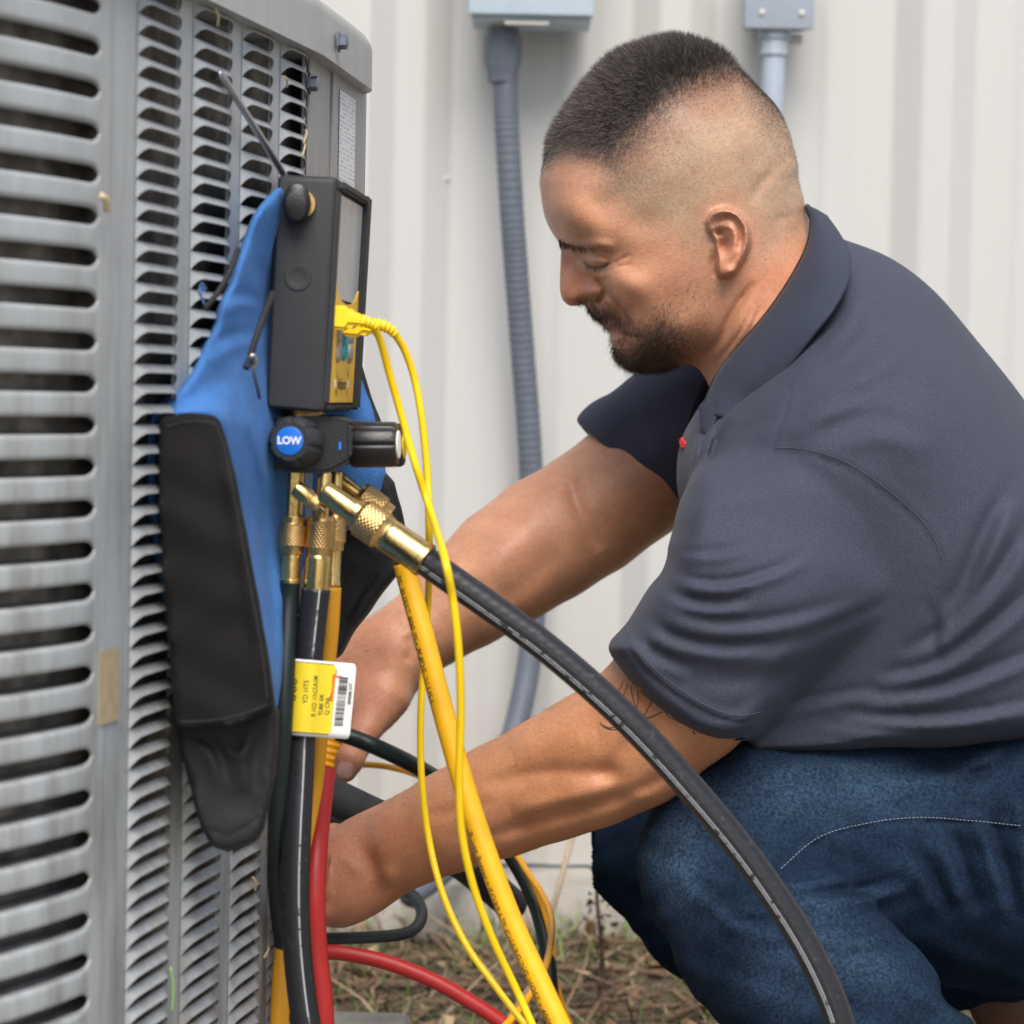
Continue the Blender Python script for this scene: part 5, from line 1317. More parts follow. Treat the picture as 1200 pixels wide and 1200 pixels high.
def stripe_hose_mat(name, col, lines, wid, rough=.38):
    "black braided rubber with thin painted lines running along it (angles round the hose)"
    m = bpy.data.materials.new(name); N, L, B = nodes(m); au = N.new('ShaderNodeAttribute'); au.attribute_name = 'around'; al = N.new('ShaderNodeAttribute'); al.attribute_name = 'along'
    tc = N.new('ShaderNodeTexCoord'); nz = N.new('ShaderNodeTexNoise'); nz.inputs['Scale'].default_value = 260; nz.inputs['Detail'].default_value = 4; L.new(tc.outputs['Object'], nz.inputs['Vector'])
    f = None
    for a in lines:
        d = math_node(N, L, 'ABSOLUTE', math_node(N, L, 'SUBTRACT', au.outputs['Fac'], a)); g = math_node(N, L, 'LESS_THAN', d, wid)
        f = g if f is None else math_node(N, L, 'MAXIMUM', f, g)
    wear = math_node(N, L, 'GREATER_THAN', nz.outputs['Fac'], .40)
    sp = N.new('ShaderNodeMapRange'); sp.inputs['From Min'].default_value = .62; sp.inputs['From Max'].default_value = .75; L.new(nz.outputs['Fac'], sp.inputs['Value'])
    base = mix_col(N, L, math_node(N, L, 'MULTIPLY', sp.outputs[0], .5), col, tuple(min(1, c * 4 + .02) for c in col))
    c = mix_col(N, L, math_node(N, L, 'MULTIPLY', f, math_node(N, L, 'ADD', math_node(N, L, 'MULTIPLY', wear, .7), .1)), base, (.55, .57, .60))
    L.new(c, B.inputs['Base Color']); B.inputs['Roughness'].default_value = rough; B.inputs['Specular IOR Level'].default_value = .4
    # the reinforcing braid telegraphs through the skin
    h = math_node(N, L, 'SINE', math_node(N, L, 'ADD', math_node(N, L, 'MULTIPLY', al.outputs['Fac'], 1100.), math_node(N, L, 'MULTIPLY', au.outputs['Fac'], 6.)))
    h2 = math_node(N, L, 'ADD', h, math_node(N, L, 'MULTIPLY', nz.outputs['Fac'], 1.5))
    bp = N.new('ShaderNodeBump'); bp.inputs['Strength'].default_value = .07; bp.inputs['Distance'].default_value = .0005; L.new(h2, bp.inputs['Height']); L.new(bp.outputs[0], B.inputs['Normal'])
    return m

# ---------------------------------------------------------------- padded bag behind the gauge
M_BLUE = cloth_mat('blue_nylon', (.058, .175, .44), 1300, .14, .66, .05, .6, sc=14)
M_NYL = cloth_mat('black_nylon', (.011, .010, .010), 1300, .15, .75, .02, .4, sc=14)
M_NYL2 = mat('coated_black_nylon', (.010, .010, .011), .62, var=.2, scale=25, bump=.2, bscale=160, spec=.35)
M_ZIP = mat('zip_tape', (.012, .012, .014), .7)
bag = thing('tool_bag', 'blue and black padded nylon bag hanging on the grille behind the gauge', 'bag', tuple(W(260, 990, 1.2)))
def wobble(P, a=.0014):
    x, y, z = P[:, 0], P[:, 1], P[:, 2]
    return a * (np.sin(x * 160 + 2 * np.sin(y * 70)) * np.sin(y * 110 + z * 60) + .6 * np.sin(y * 240 + x * 90))
BAG1 = [(324,220),(306,238),(290,268),(276,305),(258,352),(236,402),(208,452),(180,476),(170,496),(169,560),(178,640),(196,760),(210,850),(250,852),(318,836),(330,832),(338,700),(344,560),(350,480),(340,300),(336,232)]
def bag_folds(g):
    A = np.zeros(g.U.shape, np.float32)
    g.line(A, [(252,492),(268,520),(284,600),(302,720),(316,830)], .006, 9); g.line(A, [(292,500),(306,600),(318,700),(326,800)], -.006, 7)
    g.line(A, [(190,492),(220,482),(255,484),(268,505)], .006, 9); g.line(A, [(205,480),(240,455),(275,440)], -.004, 14)
    g.crease(A, [(240,420),(270,400),(300,395)], .005, 12); g.crease(A, [(262,360),(285,350),(306,360)], .004, 10); g.crease(A, [(290,450),(300,500),(312,560)], .006, 9)
    g.line(A, [(300,300),(312,340),(305,400)], -.006, 10); return A
bag1 = Inflate(BAG1, 1.225, [(320,240,.022),(280,320,.034),(230,420,.046),(200,500,.056),(200,640,.056),(220,800,.05),(300,800,.035),(320,600,.022),(330,420,.020),(255,500,.056),(340,700,.018)],
               [(320,225,14),(240,400,18),(186,500,9),(200,700,9),(220,850,14),(325,820,12),(344,500,14),(290,830,12)], disp=bag_folds, n=4, safe=True,
               zmap=[(190,500,1.222),(200,800,1.225),(250,500,1.232),(300,800,1.265),(280,320,1.25),(322,240,1.275),(318,480,1.315),(322,640,1.315),(326,820,1.30),(340,300,1.335),(342,560,1.34)])
BAG2 = [(345,470),(345,560),(342,700),(335,835),(350,838),(372,700),(390,640),(425,610),(446,585),(452,556),(448,520),(438,470),(420,425),(400,395),(360,420)]
bag2 = Inflate(BAG2, 1.42, .02, 14, smooth=False, safe=True)
def f_bag(P): return (smin(bag1(P), np.minimum(bag2(P), chain(P, [(345,500,1.345,18),(338,640,1.335,14),(330,800,1.32,10)], .02)), .008) + wobble(P, .0007)).astype(np.float32)
o, _, _ = finish('padded_body', f_bag, (-.19, -.13, 1.14), (-.055, .16, 1.46), .0016, M_BLUE, bag, cut=3, extra=.03)
SIDE = [(186,491),(190,488),(222,485),(250,487),(258,493),(264,510),(276,560),(297,670),(313,760),(322,826),(319,834),(285,846),(250,854),(213,857),(207,853),(200,770),(190,660),(184,560)]
side = Inflate(SIDE, 1.164, .028, 4, safe=True, n=3, smooth=False, disp=lambda g: (lambda A: (g.line(A, [(255,500),(280,620),(312,800)], .003, 10), g.blob(A, 240, 640, .004, 40, 120), A)[2])(np.zeros(g.U.shape, np.float32)))
o, _, _ = finish('side_panel', lambda P: (side(P) + wobble(P, .0008)).astype(np.float32), (-.18, -.11, 1.13), (-.10, .06, 1.21), .0016, M_NYL, bag, cut=2.2, extra=.01)
FLAP = [(207,845),(250,846),(285,838),(320,826),(326,832),(326,870),(322,908),(315,945),(308,972),(292,990),(268,999),(247,992),(236,972),(226,932),(215,890)]
def flap_folds(g):
    A = np.zeros(g.U.shape, np.float32); g.crease(A, [(222,862),(250,880),(262,920)], .0018, 10); g.crease(A, [(308,846),(292,890),(296,930)], .0018, 12); g.line(A, [(243,972),(270,978),(302,960)], -.0008, 1.8, taper=False); g.crease(A, [(262,866),(276,880),(290,872)], .0016, 8); return A
flap = Inflate(FLAP, 1.176, .022, 4.5, safe=True, n=3, smooth=False, disp=flap_folds)
o, _, _ = finish('base_flap', lambda P: (flap(P) + wobble(P, .0006)).astype(np.float32), (-.18, -.17, 1.13), (-.10, -.08, 1.22), .0016, M_NYL2, bag, cut=2.2, extra=.01)
BVH_SIDE = BVHTree.FromPolygons([tuple(v.co) for v in bpy.data.objects['side_panel'].data.vertices], [tuple(q.vertices) for q in bpy.data.objects['side_panel'].data.polygons])
M_BSTITCH = mat('black_stitch', (.035, .035, .038), .7)
tube_lines('seam_stitch', stitches([(195,500),(222,494),(250,497),(258,510),(270,560),(290,668),(306,758),(314,822)], BVH_SIDE, 4.5, 3.2) + stitches([(212,846),(250,844),(284,837),(312,826)], BVH_SIDE, 4.5, 3.2), .0004, M_BSTITCH, bpy.data.objects['side_panel'], 4, kind='stuff')
BACKP = [(400,560),(428,556),(446,548),(462,565),(471,595),(478,640),(470,668),(440,706),(415,742),(399,768),(384,778),(376,720),(384,640)]
backp = Inflate(BACKP, 1.43, .02, 8, safe=True, n=3, smooth=False, disp=lambda g: (lambda A: (g.crease(A, [(400,745),(430,690),(468,650)], .0014, 6), g.crease(A, [(410,600),(440,640),(470,640)], .001, 10), A)[2])(np.zeros(g.U.shape, np.float32)))
o, _, _ = finish('rear_panel', lambda P: (backp(P) + wobble(P, .0006)).astype(np.float32), (-.12, -.10, 1.39), (-.05, .03, 1.47), .0016, M_NYL2, bag, cut=2.2, extra=.01)
C = px_curve([(408,395,1.41),(418,430,1.41),(430,470,1.41),(443,505,1.41),(447,545,1.412)], 8); me, _ = tube_mesh('edge_strap', C, .0032, 8); link('edge_strap', me, M_ZIP, bag)
def ribbon(name, pts, w_px, m, parent, lift=0, teeth=False):
    C = px_curve(pts, 8); d = np.mean([p[2] for p in pts]); r = w_px / F * d
    me, _ = tube_mesh(name, C, r, 10, fn=(lambda i, th, r_: r_ * (1 + .18 * np.cos(2 * th) + (.10 * np.sin(i * 2.4) if teeth else 0)))); return link(name, me, m, parent)
ribbon('zip', [(319,345,1.205),(311,365,1.19),(302,390,1.183),(294,415,1.18),(288,432,1.178)], 4.6, M_ZIP, bag, teeth=True)
ribbon('zip', [(279,292,1.185),(272,312,1.18),(262,332,1.176),(250,350,1.172),(240,362,1.17)], 4.0, M_ZIP, bag, teeth=True)
pull = ribbon('zip_puller', [(296,423,1.172),(298,440,1.170),(302,456,1.170),(304,467,1.172)], 2.4, M_BLK, bag)
C = px_curve([(290,428,1.172),(292,419,1.168),(298,417,1.168),(300,426,1.170),(295,431,1.171)], 6); me, _ = tube_mesh('slider', C, .0011, 6); link('slider', me, M_STEEL, bag)
M_THR = mat('blue_thread', (.10, .22, .5), .7)
for k in range(3):
    C = px_curve([(240, 356 + k, 1.168), (236 - 2 * k, 345 - 2 * k, 1.165), (234 + k, 336 + 3 * k, 1.165), (238 + 2 * k, 331 + 3 * k, 1.165)], 5); me, _ = tube_mesh('loose_thread', C, .0003, 5); link('loose_thread', me, M_THR, bag)

# ---------------------------------------------------------------- digital manifold gauge
gauge = thing('manifold_gauge', 'charcoal and yellow digital manifold gauge hanging by a hook on the grille', 'gauge', tuple(W(360, 560, 1.30)))
DA, DB = 1.275, 1.385          # near and far depth of the housing
def gp(px, py, d): return W(px, py, d)
# corners: left-back, left-near ... bottom then top (image x of the back edge, front edge at near depth)
NBL, NBR = gp(311, 478, DA), gp(380, 484, DA)
NTL, NTR = gp(325, 204, DA), gp(396, 207, DA)
wv = gp(428, 231, DB) - gp(396, 207, DA); wv = Vector((wv.x, wv.y, 0.0))
c8 = [NBL, NBR, NBR + wv, NBL + wv, NTL, NTR, NTR + wv, NTL + wv]
housing = hexa('housing', c8, M_RUB, gauge, .0035, 3)
ex = (NTR - NTL).normalized(); ez = ((NTR - NBR).normalized() + (NTL - NBL).normalized()).normalized(); ey = wv.normalized()
H_ = (NTR - NBR).length; W_ = wv.length
nF = ey.cross(ez).normalized()
if nF.x < 0: nF = -nF
def fp(s, t, off=0.0): return NBR + wv * s + (NTR - NBR) * t + nF * off
# raised rim of the front: four bars
def bar(name, s0, t0, s1, t1, th, m=M_RUB, o0=-.002): return slab(name, [fp(s0, t0, o0), fp(s1, t0, o0), fp(s1, t1, o0), fp(s0, t1, o0)], nF, th - o0, m, gauge, .0012, 2)
bar('rim', .88, .012, .985, .985, .0042); bar('rim', .03, .945, .875, .982, .0040); bar('rim', .03, .012, .875, .035, .0036); bar('rim', .012, .036, .05, .944, .0018)
slab('display', [fp(.08, .49, .0004), fp(.86, .49, .0004), fp(.86, .93, .0004), fp(.08, .93, .0004)], nF, .0006, M_LCD, gauge)
# yellow face with a scooped top edge under the display
pts = [fp(.06, .045, .0006), fp(.865, .045, .0006), fp(.865, .55, .0006), fp(.80, .525, .0006)] + [fp(.46 + .34 * math.cos(a), .525 - .05 * math.sin(a), .0006) for a in np.linspace(.2, math.pi - .2, 9)] + [fp(.12, .525, .0006), fp(.06, .55, .0006)]
slab('yellow_panel', pts, nF, .0009, M_YEL, gauge)
for s, t in ((.22, .345), (.62, .345), (.22, .265), (.62, .265)):
    lathe('button', fp(s, t, .001), nF, [(0, .0058), (.0016, .0056), (.0024, .0044)], M_GREYB, gauge, n=20)
ov = lathe('oval_button', fp(.42, .30, .001), nF, [(0, .009), (.0016, .0086), (.0024, .0070)], M_TEAL, gauge, n=24, fn=lambda th, t, r: r * (.55 + .45 * abs(math.cos(th)) ** .6), up=ez)
for s, t, tx, sz in ((.42, .125, 'fieldpiece', .0085), (.24, .17, 'L', .006), (.62, .17, 'H', .006), (.24, .085, 'PSI', .0045), (.62, .085, 'V', .0045)):
    place_text(tx, sz, fp(s, t, .0016), ey if nF.dot(ey.cross(ez)) > 0 else -ey, ez, M_PRINT, gauge, .0001)
for s in (.20, .66): slab('mark', [fp(s - .02, .11, .0016), fp(s + .02, .11, .0016), fp(s + .02, .145, .0016), fp(s - .02, .145, .0016)], nF, .0002, M_WHITE, gauge)
# dimple and hook knob on the near side
nS = (ex.cross(ez)); nS = nS if nS.y < 0 else -nS; nS.normalize()
kp = gp(349, 240, DA - .002)
lathe('dimple', gp(349, 325, DA) + nS * .0001, nS, [(0, .0068), (.0005, .0066), (.0006, .0058), (.0002, .004), (.0001, .002)], M_RUB, gauge, n=28)
lathe('knob_seat', gp(353, 240, DA) , nS, [(0, .0075), (.004, .0072)], M_BRASS2, gauge, n=24)
lathe('hook_knob', kp + nS * .002, nS, [(0, .0068), (.006, .0070), (.0085, .0064), (.0095, .005)], M_BLK, gauge, n=32, fn=lambda th, t, r: r * (1 + .42 * abs(math.cos(th)) ** 3), up=ez)
lathe('knob_screw', kp + nS * .0096, nS, [(0, .0030), (.0006, .0030), (.0008, .0024)], M_BRASS2, gauge, n=16)
lathe('knob_ring', kp + nS * .0110, nS, [(0, .0045), (.0004, .0044)], M_BLK, gauge, n=20)
C = px_curve([(340,222,1.300),(331,202,1.292),(310,168,1.262),(285,128,1.232),(266,98,1.212),(259,88,1.206),(255,86,1.208),(250,90,1.222)], 8)
me, _ = tube_mesh('hanging_hook', C, .0018, 12); link('hanging_hook', me, M_STEEL, gauge)
# neck under the housing
lathe('swivel', gp(352, 480, 1.315), -ez, [(0, .0125), (.002, .0125), (.0021, .011), (.006, .011)], M_BRASS2, gauge, n=28)
# valve block with chamfered right end
DBL = 1.285
bx = [(318, 489), (318, 548), (324, 553), (382, 556), (405, 545), (412, 538), (412, 496), (402, 490), (385, 487)]
block = slab('valve_block', [gp(x, y, DBL) for x, y in bx], Vector((0, 1, 0)), .062, M_BLK, gauge, .0022, 2)
# knobs: one towards us with a blue cap, one to the right
def flute(n, d): return lambda th, t, r: r * (1 - d * max(0, math.cos(n * th)) ** 6)
ax = Wd(-.22, .03, -1).normalized(); k0 = gp(352, 519, DBL - .001)
vk = lathe('valve_knob', k0, ax, [(0, .0112), (.002, .0128), (.013, .0126), (.0165, .0114), (.018, .0098)], M_RUB, gauge, n=84, fn=flute(7, .09))
tag(vk, 'round black valve knob with blue LOW cap')
cap = k0 + ax * .0180
lathe('knob_cap', cap, ax, [(-.001, .0071), (.0004, .0071), (.0006, .0066)], M_BLUECAP, gauge, n=40)
tx = Vector((0, 0, 1)).cross(-ax); tx = -tx if tx.x < 0 else tx
place_text('LOW', .0052, cap + ax * .0006, tx, Vector((0, 0, 1)), M_WHITE, gauge, .00022)
ax2 = Wd(.985, .0, -.10).normalized(); k1 = gp(411, 521, 1.312)
lathe('valve_knob', k1, ax2, [(-.006, .0075), (0, .0078), (.0005, .0112), (.002, .0120), (.0225, .0117), (.0245, .0105)], M_BLK, gauge, n=96, fn=flute(8, .10))
k2 = gp(440, 521, 1.345)
lathe('valve_knob', k2 + Wd(0, 0, .012), ax2, [(-.02, .010), (0, .0118), (.013, .0116), (.0145, .0105)], M_BLK, gauge, n=96, fn=flute(8, .10))
lathe('knob_cap', k1 + ax2 * .0246, ax2, [(0, .0072), (.0006, .0070)], M_WHITE, gauge, n=32)
lathe('knob_cap', k2 + Wd(0, 0, .012) + ax2 * .0146, ax2, [(0, .0072), (.0006, .0070)], M_YCABLE, gauge, n=32)
slab('index_mark', [gp(397, 518, DBL - .0003), gp(400, 518, DBL - .0003), gp(400, 527, DBL - .0003), gp(397, 527, DBL - .0003)], Vector((0, -1, 0)), .0004, M_BLUECAP, gauge)
# brass stems and nuts
def knurl(name, p, axis, L_, r, m=M_BRASS2, parent=None):
    n, k = 132, 40; prof = [(0, r * .86), (L_ * .10, r * .92), (L_ * .12, r)] + [(L_ * (.13 + .62 * i / k), r) for i in range(k + 1)] + [(L_ * .76, r * .97), (L_ * .80, r * .86), (L_, r * .84)]
    def fn(th, t, rr):
        q = t / L_
        if .125 < q < .755: return rr * (.965 + .055 * abs(math.sin(12 * th + q * 26)) * abs(math.sin(12 * th - q * 26)))
        return rr
    return lathe(name, p, axis, prof, m, parent or gauge, n=n, fn=fn, deg=60)
def fitting(px0, py0, px1, py1, d, segs, parent=gauge, d1=None):
    "segs: (name, start px, end px, radius px, kind) measured along the axis"
    p0, p1 = gp(px0, py0, d), gp(px1, py1, d1 or d); a = (p1 - p0); Lpx = math.hypot(px1 - px0, py1 - py0); a.normalize(); k = (p1 - p0).length / Lpx; rk = d / F
    for nm, s0, s1, r, kind in segs:
        q = p0 + a * (s0 * k); L_ = (s1 - s0) * k; r = r * rk
        if kind == 'knurl': knurl(nm, q, a, L_, r)
        elif kind == 'hex': lathe(nm, q, a, [(0, r), (L_, r)], M_BRASS, gauge, n=6, deg=20)
        elif kind == 'crimp': lathe(nm, q, a, [(0, r * .86), (L_ * .05, r * .98), (L_ * .12, r), (L_ * .86, r), (L_ * .88, r * 1.05), (L_ * .98, r * 1.05), (L_, r * .95)], M_BRASS, gauge, n=48, fn=lambda th, t, rr, L_=L_: rr * (1 - .03 * max(0, math.cos(9 * th)) ** 4) if .12 < t / L_ < .84 else rr)
        else: lathe(nm, q, a, [(0, r * .92), (L_ * .06, r), (L_ * .94, r), (L_, r * .92)], M_BRASS, gauge, n=32)
fitting(347, 553, 340, 684, 1.292, [('stem', 0, 57, 9.5, 'hex'), ('collar', 52, 60, 15, ''), ('coupling_nut', 58, 96, 16.5, 'knurl'), ('ferrule', 94, 131, 11.0, 'crimp')])
fitting(381, 553, 370, 696, 1.292, [('stem', 0, 60, 8.5, ''), ('coupling_nut', 52, 102, 17, 'knurl'), ('ferrule', 97, 145, 15.5, 'crimp')])
fitting(394, 553, 389, 690, 1.325, [('stem', 0, 55, 8, ''), ('coupling_nut', 50, 92, 14, 'knurl'), ('ferrule', 90, 134, 9.5, 'crimp')])
fitting(346, 571, 383, 600, 1.278, [('access_stem', 0, 24, 9.5, ''), ('threaded_end', 22, 38, 9.0, 'knurl'), ('access_tip', 37, 44, 5.5, '')])
fitting(380, 576, 500, 658, 1.272, [('elbow', 0, 46, 14.0, ''), ('elbow_collar', 42, 54, 16.5, ''), ('coupling_nut', 50, 92, 23, 'knurl'), ('ferrule', 88, 145, 20, 'crimp')], d1=1.26)
fitting(393, 558, 452, 604, 1.335, [('elbow', 0, 40, 9, ''), ('coupling_nut', 34, 78, 18, 'knurl')])
fitting(452, 610, 474, 662, 1.36, [('ferrule', 0, 58, 12, 'crimp')])

# ---------------------------------------------------------------- hoses
def hose_thing(name, label, pts, rpx, m, cat='hose', n=20, seg=10, group=None, rd=None):
    o, fr, r = hose(name, pts, rpx, m, None, n, seg, rd); tag(o, label, cat, group); return o, fr, r
hose_thing('hose', 'dark green hose leftmost under the gauge, straight down from the left brass nut', [(340,680,1.292),(338,710,1.292),(334,790,1.283),(331,850,1.280),(327,920,1.284),(325,980,1.29),(325,1040,1.305),(332,1100,1.325),(345,1170,1.33),(362,1240,1.33)], 11.5, M_GHOSE)
hb, fb, rb = hose_thing('hose', 'thick black hose with white stripe and paper tag hanging straight down', [(370.5,690,1.292),(366,730,1.292),(360,790,1.292),(354,850,1.292),(351,910,1.29),(348,970,1.286),(346,1030,1.284),(347,1090,1.284),(352,1150,1.284),(360,1210,1.284),(366,1250,1.284)], 17, stripe_hose_mat('black_hose', (.016, .016, .019), [6.18, 5.95], .055), n=40)
hose_thing('hose', 'slim amber yellow hose running down behind the black striped hose', [(389,688,1.325),(386,740,1.325),(380,800,1.328),(374,860,1.33),(366,930,1.335),(352,1000,1.335),(338,1070,1.33),(331,1130,1.325),(328,1190,1.32),(327,1250,1.32)], 11, M_OHOSE)
hose_thing('hose', 'red hose hanging vertically beside the black striped hose', [(380,905,1.40),(376,940,1.385),(371,990,1.36),(368,1050,1.35),(370,1110,1.35),(376,1165,1.35),(380,1230,1.35)], 13.5, M_RHOSE)
hose_thing('hose', 'red hose arching over the grass away from the unit', [(352,1122,1.62),(385,1116,1.62),(420,1120,1.62),(460,1130,1.62),(505,1148,1.62),(545,1170,1.62),(585,1196,1.62),(630,1232,1.62)], 9.0, M_RHOSE)
hy, fy, ry = hose_thing('hose', 'thick yellow charging hose with black lettering slanting down across the arm', [(473,660,1.36),(481,690,1.36),(497,748,1.355),(513,810,1.35),(531,876,1.345),(551,944,1.34),(574,1012,1.335),(600,1080,1.33),(630,1146,1.325),(655,1200,1.32),(680,1250,1.32)], 13.0, M_YHOSE, n=40)
hose_thing('hose', 'thick black hose curving from the angled brass fitting across to the lower right', [(494,654,1.262),(525,676,1.262),(575,711,1.262),(630,751,1.262),(690,801,1.262),(750,858,1.262),(810,924,1.262),(865,990,1.262),(913,1057,1.262),(950,1118,1.262),(978,1180,1.262),(996,1245,1.262)], 17.5, stripe_hose_mat('black_hose', (.018, .018, .021), [.42, .60], .04), n=48, seg=14)
# lettering printed along the yellow hose
def text_along(s, fr, r, L0, size, ang, m, parent, lift=.00012, flip=1):
    C, T, N, B, L = fr; me = text_mesh(s, size, 0); xs = np.array([v.co.x for v in me.vertices]); x0 = xs.min()
    for v in me.vertices:
        l = L0 + (v.co.x - x0); a = ang + flip * v.co.y / r
        i = np.clip(np.searchsorted(L, l) - 1, 0, len(L) - 2); t = (l - L[i]) / (L[i + 1] - L[i])
        c = C[i] * (1 - t) + C[i + 1] * t; n_ = N[i] * (1 - t) + N[i + 1] * t; b_ = B[i] * (1 - t) + B[i + 1] * t
        v.co = Vector(c + (r + lift) * (math.cos(a) * n_ + math.sin(a) * b_))
    me.update(); return link('lettering', me, m, parent)
def px_of(p):
    q = CAM.inverted() @ Vector(p); return 600 - F * q.x / q.z, 600 + F * q.y / q.z
def L_at(fr, py):
    y = [px_of(c)[1] for c in fr[0]]; return float(np.interp(py, y, fr[4]))
TXT_ANG = .85
for s_, y0 in (('PSI BURST 800 PSI W.P.', 672), ('\u2022 MADE IN USA', 752), ('JB-Just Better \u2022 KOBRA\u2122 CHARGING HOSE \u2022 4000 PSI BURST 800 PSI W.P. \u2022 MADE IN USA', 968)):
    sz = .0050
    text_along(s_, fy, ry, L_at(fy, y0), sz, TXT_ANG, M_PRINT, hy, flip=-1)

# ---------------------------------------------------------------- paper tag folded round the striped hose
M_TAGW = mat('white_tag', (.80, .79, .77), .5, var=.03); M_TAGY = mat('yellow_tag', (.86, .66, .03), .42, var=.05)
def tagp(a, b, lift=0.0):
    "a: 0 left .. 1 right, b: 0 top .. 1 bottom"
    x = (340 + 78 * a) * (1 - b) + (335 + 74.5 * a) * b; y = (771.5 + 6.5 * a) * (1 - b) + (861 + 5.5 * a) * b
    c = 361 - 9 * b + 1; u = (x - c) / 18.5
    d = 1.2905 - .0085 * math.sqrt(max(0, 1 - u * u)) if u < .62 else 1.2905 - .0085 * .785 * max(0, 1 - (u - .62) / 1.6) ** 2
    return W(x, y, d - .0006 - lift)
def tag_patch(name, a0, a1, b0, b1, lift, m, parent, na=30, nb=10, rad=0.0):
    bm = bmesh.new(); G = []
    for i in range(na + 1):
        a = a0 + (a1 - a0) * i / na; c = []
        # rounded right-hand corners
        e = max(0, 1 - (a1 - a) / rad) if rad else 0; ins = rad * .9 * (1 - math.sqrt(max(0, 1 - e * e)))
        for j in range(nb + 1):
            b = b0 + ins + (b1 - b0 - 2 * ins) * j / nb; c.append(bm.verts.new(tagp(a, b, lift)))
        G.append(c)
    for p, q in zip(G, G[1:]):
        for j in range(nb): bm.faces.new((p[j], p[j + 1], q[j + 1], q[j]))
    bmesh.ops.recalc_face_normals(bm, faces=bm.faces[:]); me = bpy.data.meshes.new(name); bm.to_mesh(me); bm.free()
    for p in me.polygons: p.use_smooth = True
    return link(name, me, m, parent)
tg = tag_patch('paper_tag', -.05, 1, 0, 1, 0, M_TAGW, hb, 60, 12, .07)
sd = tg.modifiers.new('paper', 'SOLIDIFY'); sd.thickness = .0003; sd.offset = 1
tag_patch('yellow_field', -.05, .705, .035, .955, .00042, M_TAGY, tg, 44, 10, .07)
tag_patch('border', .0, .66, .030, .040, .00046, M_PRINT, tg, 24, 1); tag_patch('border', .0, .66, .950, .960, .00046, M_PRINT, tg, 24, 1)
for k in range(1): tag_patch('border', .700, .712, .10, .16, .00046, M_PRINT, tg, 1, 4)
def tag_text(t, size_px, a, b, m):
    "lettering that reads upwards; size in tag heights"
    me = text_mesh(t, size_px, .0012)
    for v in me.vertices: x, y = v.co.x, v.co.y; v.co = tagp(a - y * 1.18, b - x, .0005)
    me.update(); link('lettering', me, m, tg)
for t, sz, a, b in (('YD HTS', .090, .27, .42), ('R HD VACUUM', .080, .41, .47), ('TUBE 3/8', .070, .52, .58), ('Q CNL', .080, .615, .58), ('009008 217', .058, .945, .40), ('RoHS', .06, .065, .72)): tag_text(t, sz, a, b, M_PRINT)
for b in (.30, .40, .51):   # black ring symbols
    V = []; 
    for k in range(16):
        th = 2 * math.pi * k / 16
        V += [tagp(.09 + .035 * math.cos(th), b + .040 * math.sin(th), .0005), tagp(.09 + .018 * math.cos(th), b + .020 * math.sin(th), .0005)]
    me = bpy.data.meshes.new('symbol'); me.from_pydata(V, [], [(2 * k, 2 * k + 1, (2 * k + 3) % 32, (2 * k + 2) % 32) for k in range(16)]); link('symbol', me, M_PRINT, tg)
rg = random.Random(5); b = .19
while b < .83:
    wd = rg.choice((.006, .006, .010, .014, .018)); tag_patch('barcode', .745 - .03 * b + .02, .90 - .03 * b, b, b + wd, .00045, M_PRINT, tg, 2, 1); b += wd + rg.choice((.008, .010, .014, .022))
M_STAIN = mat('orange_stain', (.70, .14, .02), .6, var=.3, scale=400)
for a0, a1, b0, b1 in ((.655, .70, .16, .30), (.66, .695, .30, .42), (.645, .69, .40, .52), (.70, .80, .175, .195)): tag_patch('stain', a0, a1, b0, b1, .00043, M_STAIN, tg, 2, 3)

# ---------------------------------------------------------------- yellow sensor cables with plugs
def plug(px0, py0, px1, py1, d0, d1, parent):
    "flat plug body standing off the yellow face, then a ribbed strain relief"
    a, b = W(px0, py0, d0), W(px1, py1, d1)
    return a, b
cab1 = thing('sensor_cable', 'bright yellow sensor cable with flat plug, nearer of the pair hanging from the gauge', 'cable', tuple(W(412, 378, 1.30)), 'yellow sensor cables')
cab2 = thing('sensor_cable', 'darker yellow sensor cable behind, falling closer to the bag', 'cable', tuple(W(430, 385, 1.33)), 'yellow sensor cables')
def plug_body(o, x0, y0, x1, y1, d0, d1, h0, h1, th=.008):
    p = [(x0, y0 - h0), (x0 + (x1 - x0) * .55, y0 - h0 + 1), (x0 + (x1 - x0) * .62, y0 - h1), (x1, y1 - h1 * .8), (x1, y1 + h1 * .8), (x0 + (x1 - x0) * .62, y0 + h1 + 3), (x0 + (x1 - x0) * .5, y0 + h0 + 2), (x0, y0 + h0)]
    dd = [d0 + (d1 - d0) * (x - x0) / (x1 - x0) for x, y in p]
    slab('plug', [W(x, y, q) for (x, y), q in zip(p, dd)], Wd(.25, 0, 1), th, M_YCABLE, o, .0016, 3)
plug_body(cab1, 384, 371, 425, 377, 1.280, 1.283, 14, 7)
plug_body(cab2, 398, 379, 442, 386, 1.305, 1.315, 14, 8)
def relief(o, pts, r0, r1):
    C = px_curve(pts, 10); d = np.mean([q[2] for q in pts]); me, _ = tube_mesh('strain_relief', C, np.linspace(r0, r1, len(C)) / F * d, 16, fn=lambda i, th, r: r * (1 + .12 * np.sign(np.sin(i * 1.25)))); link('strain_relief', me, M_YCABLE, o)
relief(cab1, [(414,374,1.287),(424,376,1.288),(434,379,1.290),(441,384,1.292)], 7.5, 5.2)
relief(cab2, [(436,380,1.318),(447,381,1.320),(457,386,1.322),(464,393,1.324)], 7.5, 5.2)
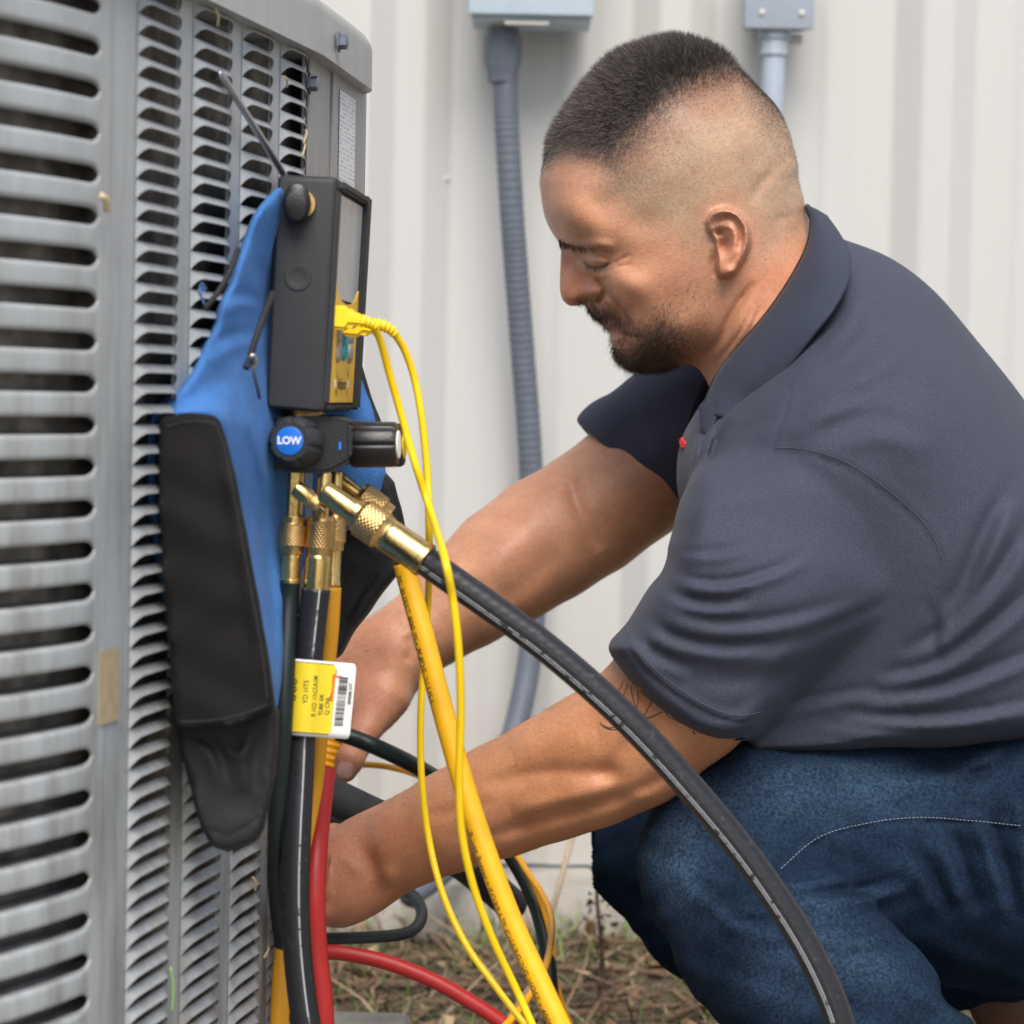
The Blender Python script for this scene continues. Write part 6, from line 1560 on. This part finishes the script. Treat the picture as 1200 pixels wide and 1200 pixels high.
def cable(o, pts, r, m=M_YCABLE): 
    C = px_curve(pts, 10); d = np.mean([q[2] for q in pts]); me, _ = tube_mesh('wire', C, r / F * d, 12); link('wire', me, m, o)
cable(cab1, [(437,381,1.291),(446,400,1.30),(457,440,1.31),(470,485,1.315),(487,545,1.315),(505,600,1.31),(520,650,1.225),(531,705,1.225),(538,770,1.23),(540,840,1.24),(538,910,1.25),(541,975,1.26),(555,1040,1.27),(577,1100,1.28),(605,1160,1.29),(630,1215,1.29)], 4.7)
cable(cab2, [(461,389,1.323),(474,410,1.33),(486,445,1.335),(495,495,1.335),(501,560,1.335),(503,630,1.335),(502,700,1.40),(497,770,1.41),(493,840,1.41),(494,910,1.41),(502,980,1.41),(518,1045,1.40),(545,1105,1.39),(580,1155,1.38),(618,1205,1.37)], 4.3)
# looping amber cable at the ground, and the black line it follows
o, _, _ = hose_thing('cable', 'amber cable looping beside the black hose under the forearm', [(590,1205,1.55),(615,1175,1.58),(638,1135,1.66),(646,1100,1.74),(645,1072,1.80),(634,1046,1.84),(618,1022,1.87),(600,995,1.90),(560,950,1.93),(510,918,1.95),(470,902,1.96),(430,896,1.955),(400,900,1.95)], 4.2, M_OHOSE, 'cable', 12, rd=1.75)
o, _, _ = hose_thing('cable', 'thin amber cable running down just right of the black hose', [(612,1010,1.90),(634,1058,1.91),(646,1100,1.91),(650,1140,1.91),(660,1180,1.91),(676,1215,1.91)], 3.4, M_OHOSE, 'cable', 12)
hose_thing('hose', 'slim black hose held by the far hand and dropping behind the near forearm', [(395,858,1.80),(415,865,1.80),(440,875,1.80),(480,894,1.82),(520,918,1.86),(556,950,1.90),(590,990,1.93),(617,1035,1.93),(634,1080,1.92),(643,1130,1.91),(646,1180,1.90),(648,1240,1.90)], 9.6, M_GHOSE, n=20, rd=1.85)
# insulated line set at the valves
M_FOAM = mat('black_foam', (.03, .03, .032), .8, var=.2, scale=60, bump=.5, bscale=120)
hose_thing('pipe', 'thick black foam covered pipe behind the wrist of the near hand', [(300,900,1.78),(350,915,1.76),(395,936,1.75),(435,955,1.76),(480,975,1.80),(540,1010,1.9),(600,1060,2.0)], 21, M_FOAM, 'pipe')
hose_thing('pipe', 'thin dark copper pipe under the foam covered pipe', [(340,950,1.82),(375,955,1.80),(398,962,1.80),(420,985,1.82),(430,1020,1.84)], 9, M_FOAM, 'pipe')
M_DKPIPE = mat('dark_pipe', (.05, .055, .06), .5, .3, var=.3, scale=60)
hose_thing('pipe', 'dark bent pipe hooking upward below the near hand', [(345,1102,1.72),(390,1100,1.74),(440,1098,1.76),(474,1094,1.78),(490,1084,1.79),(494,1068,1.80),(486,1052,1.81),(470,1040,1.82),(440,1020,1.84)], 7.2, M_DKPIPE, 'pipe', 16)
# ribbed amber grip of the tool in the far hand
C = px_curve([(388,838,1.875),(383,865,1.87),(378,895,1.865),(371,925,1.86),(362,955,1.855)], 26); me, _ = tube_mesh('tool_grip', C, np.linspace(21, 17, len(C)) / F * 1.82, 24, fn=lambda i, th, r: r * (1 + .045 * np.sin(i * .95)))
tag(link('tool_grip', me, M_OHOSE), 'ribbed amber tool grip held between thumb and fingers of the far hand', 'tool')
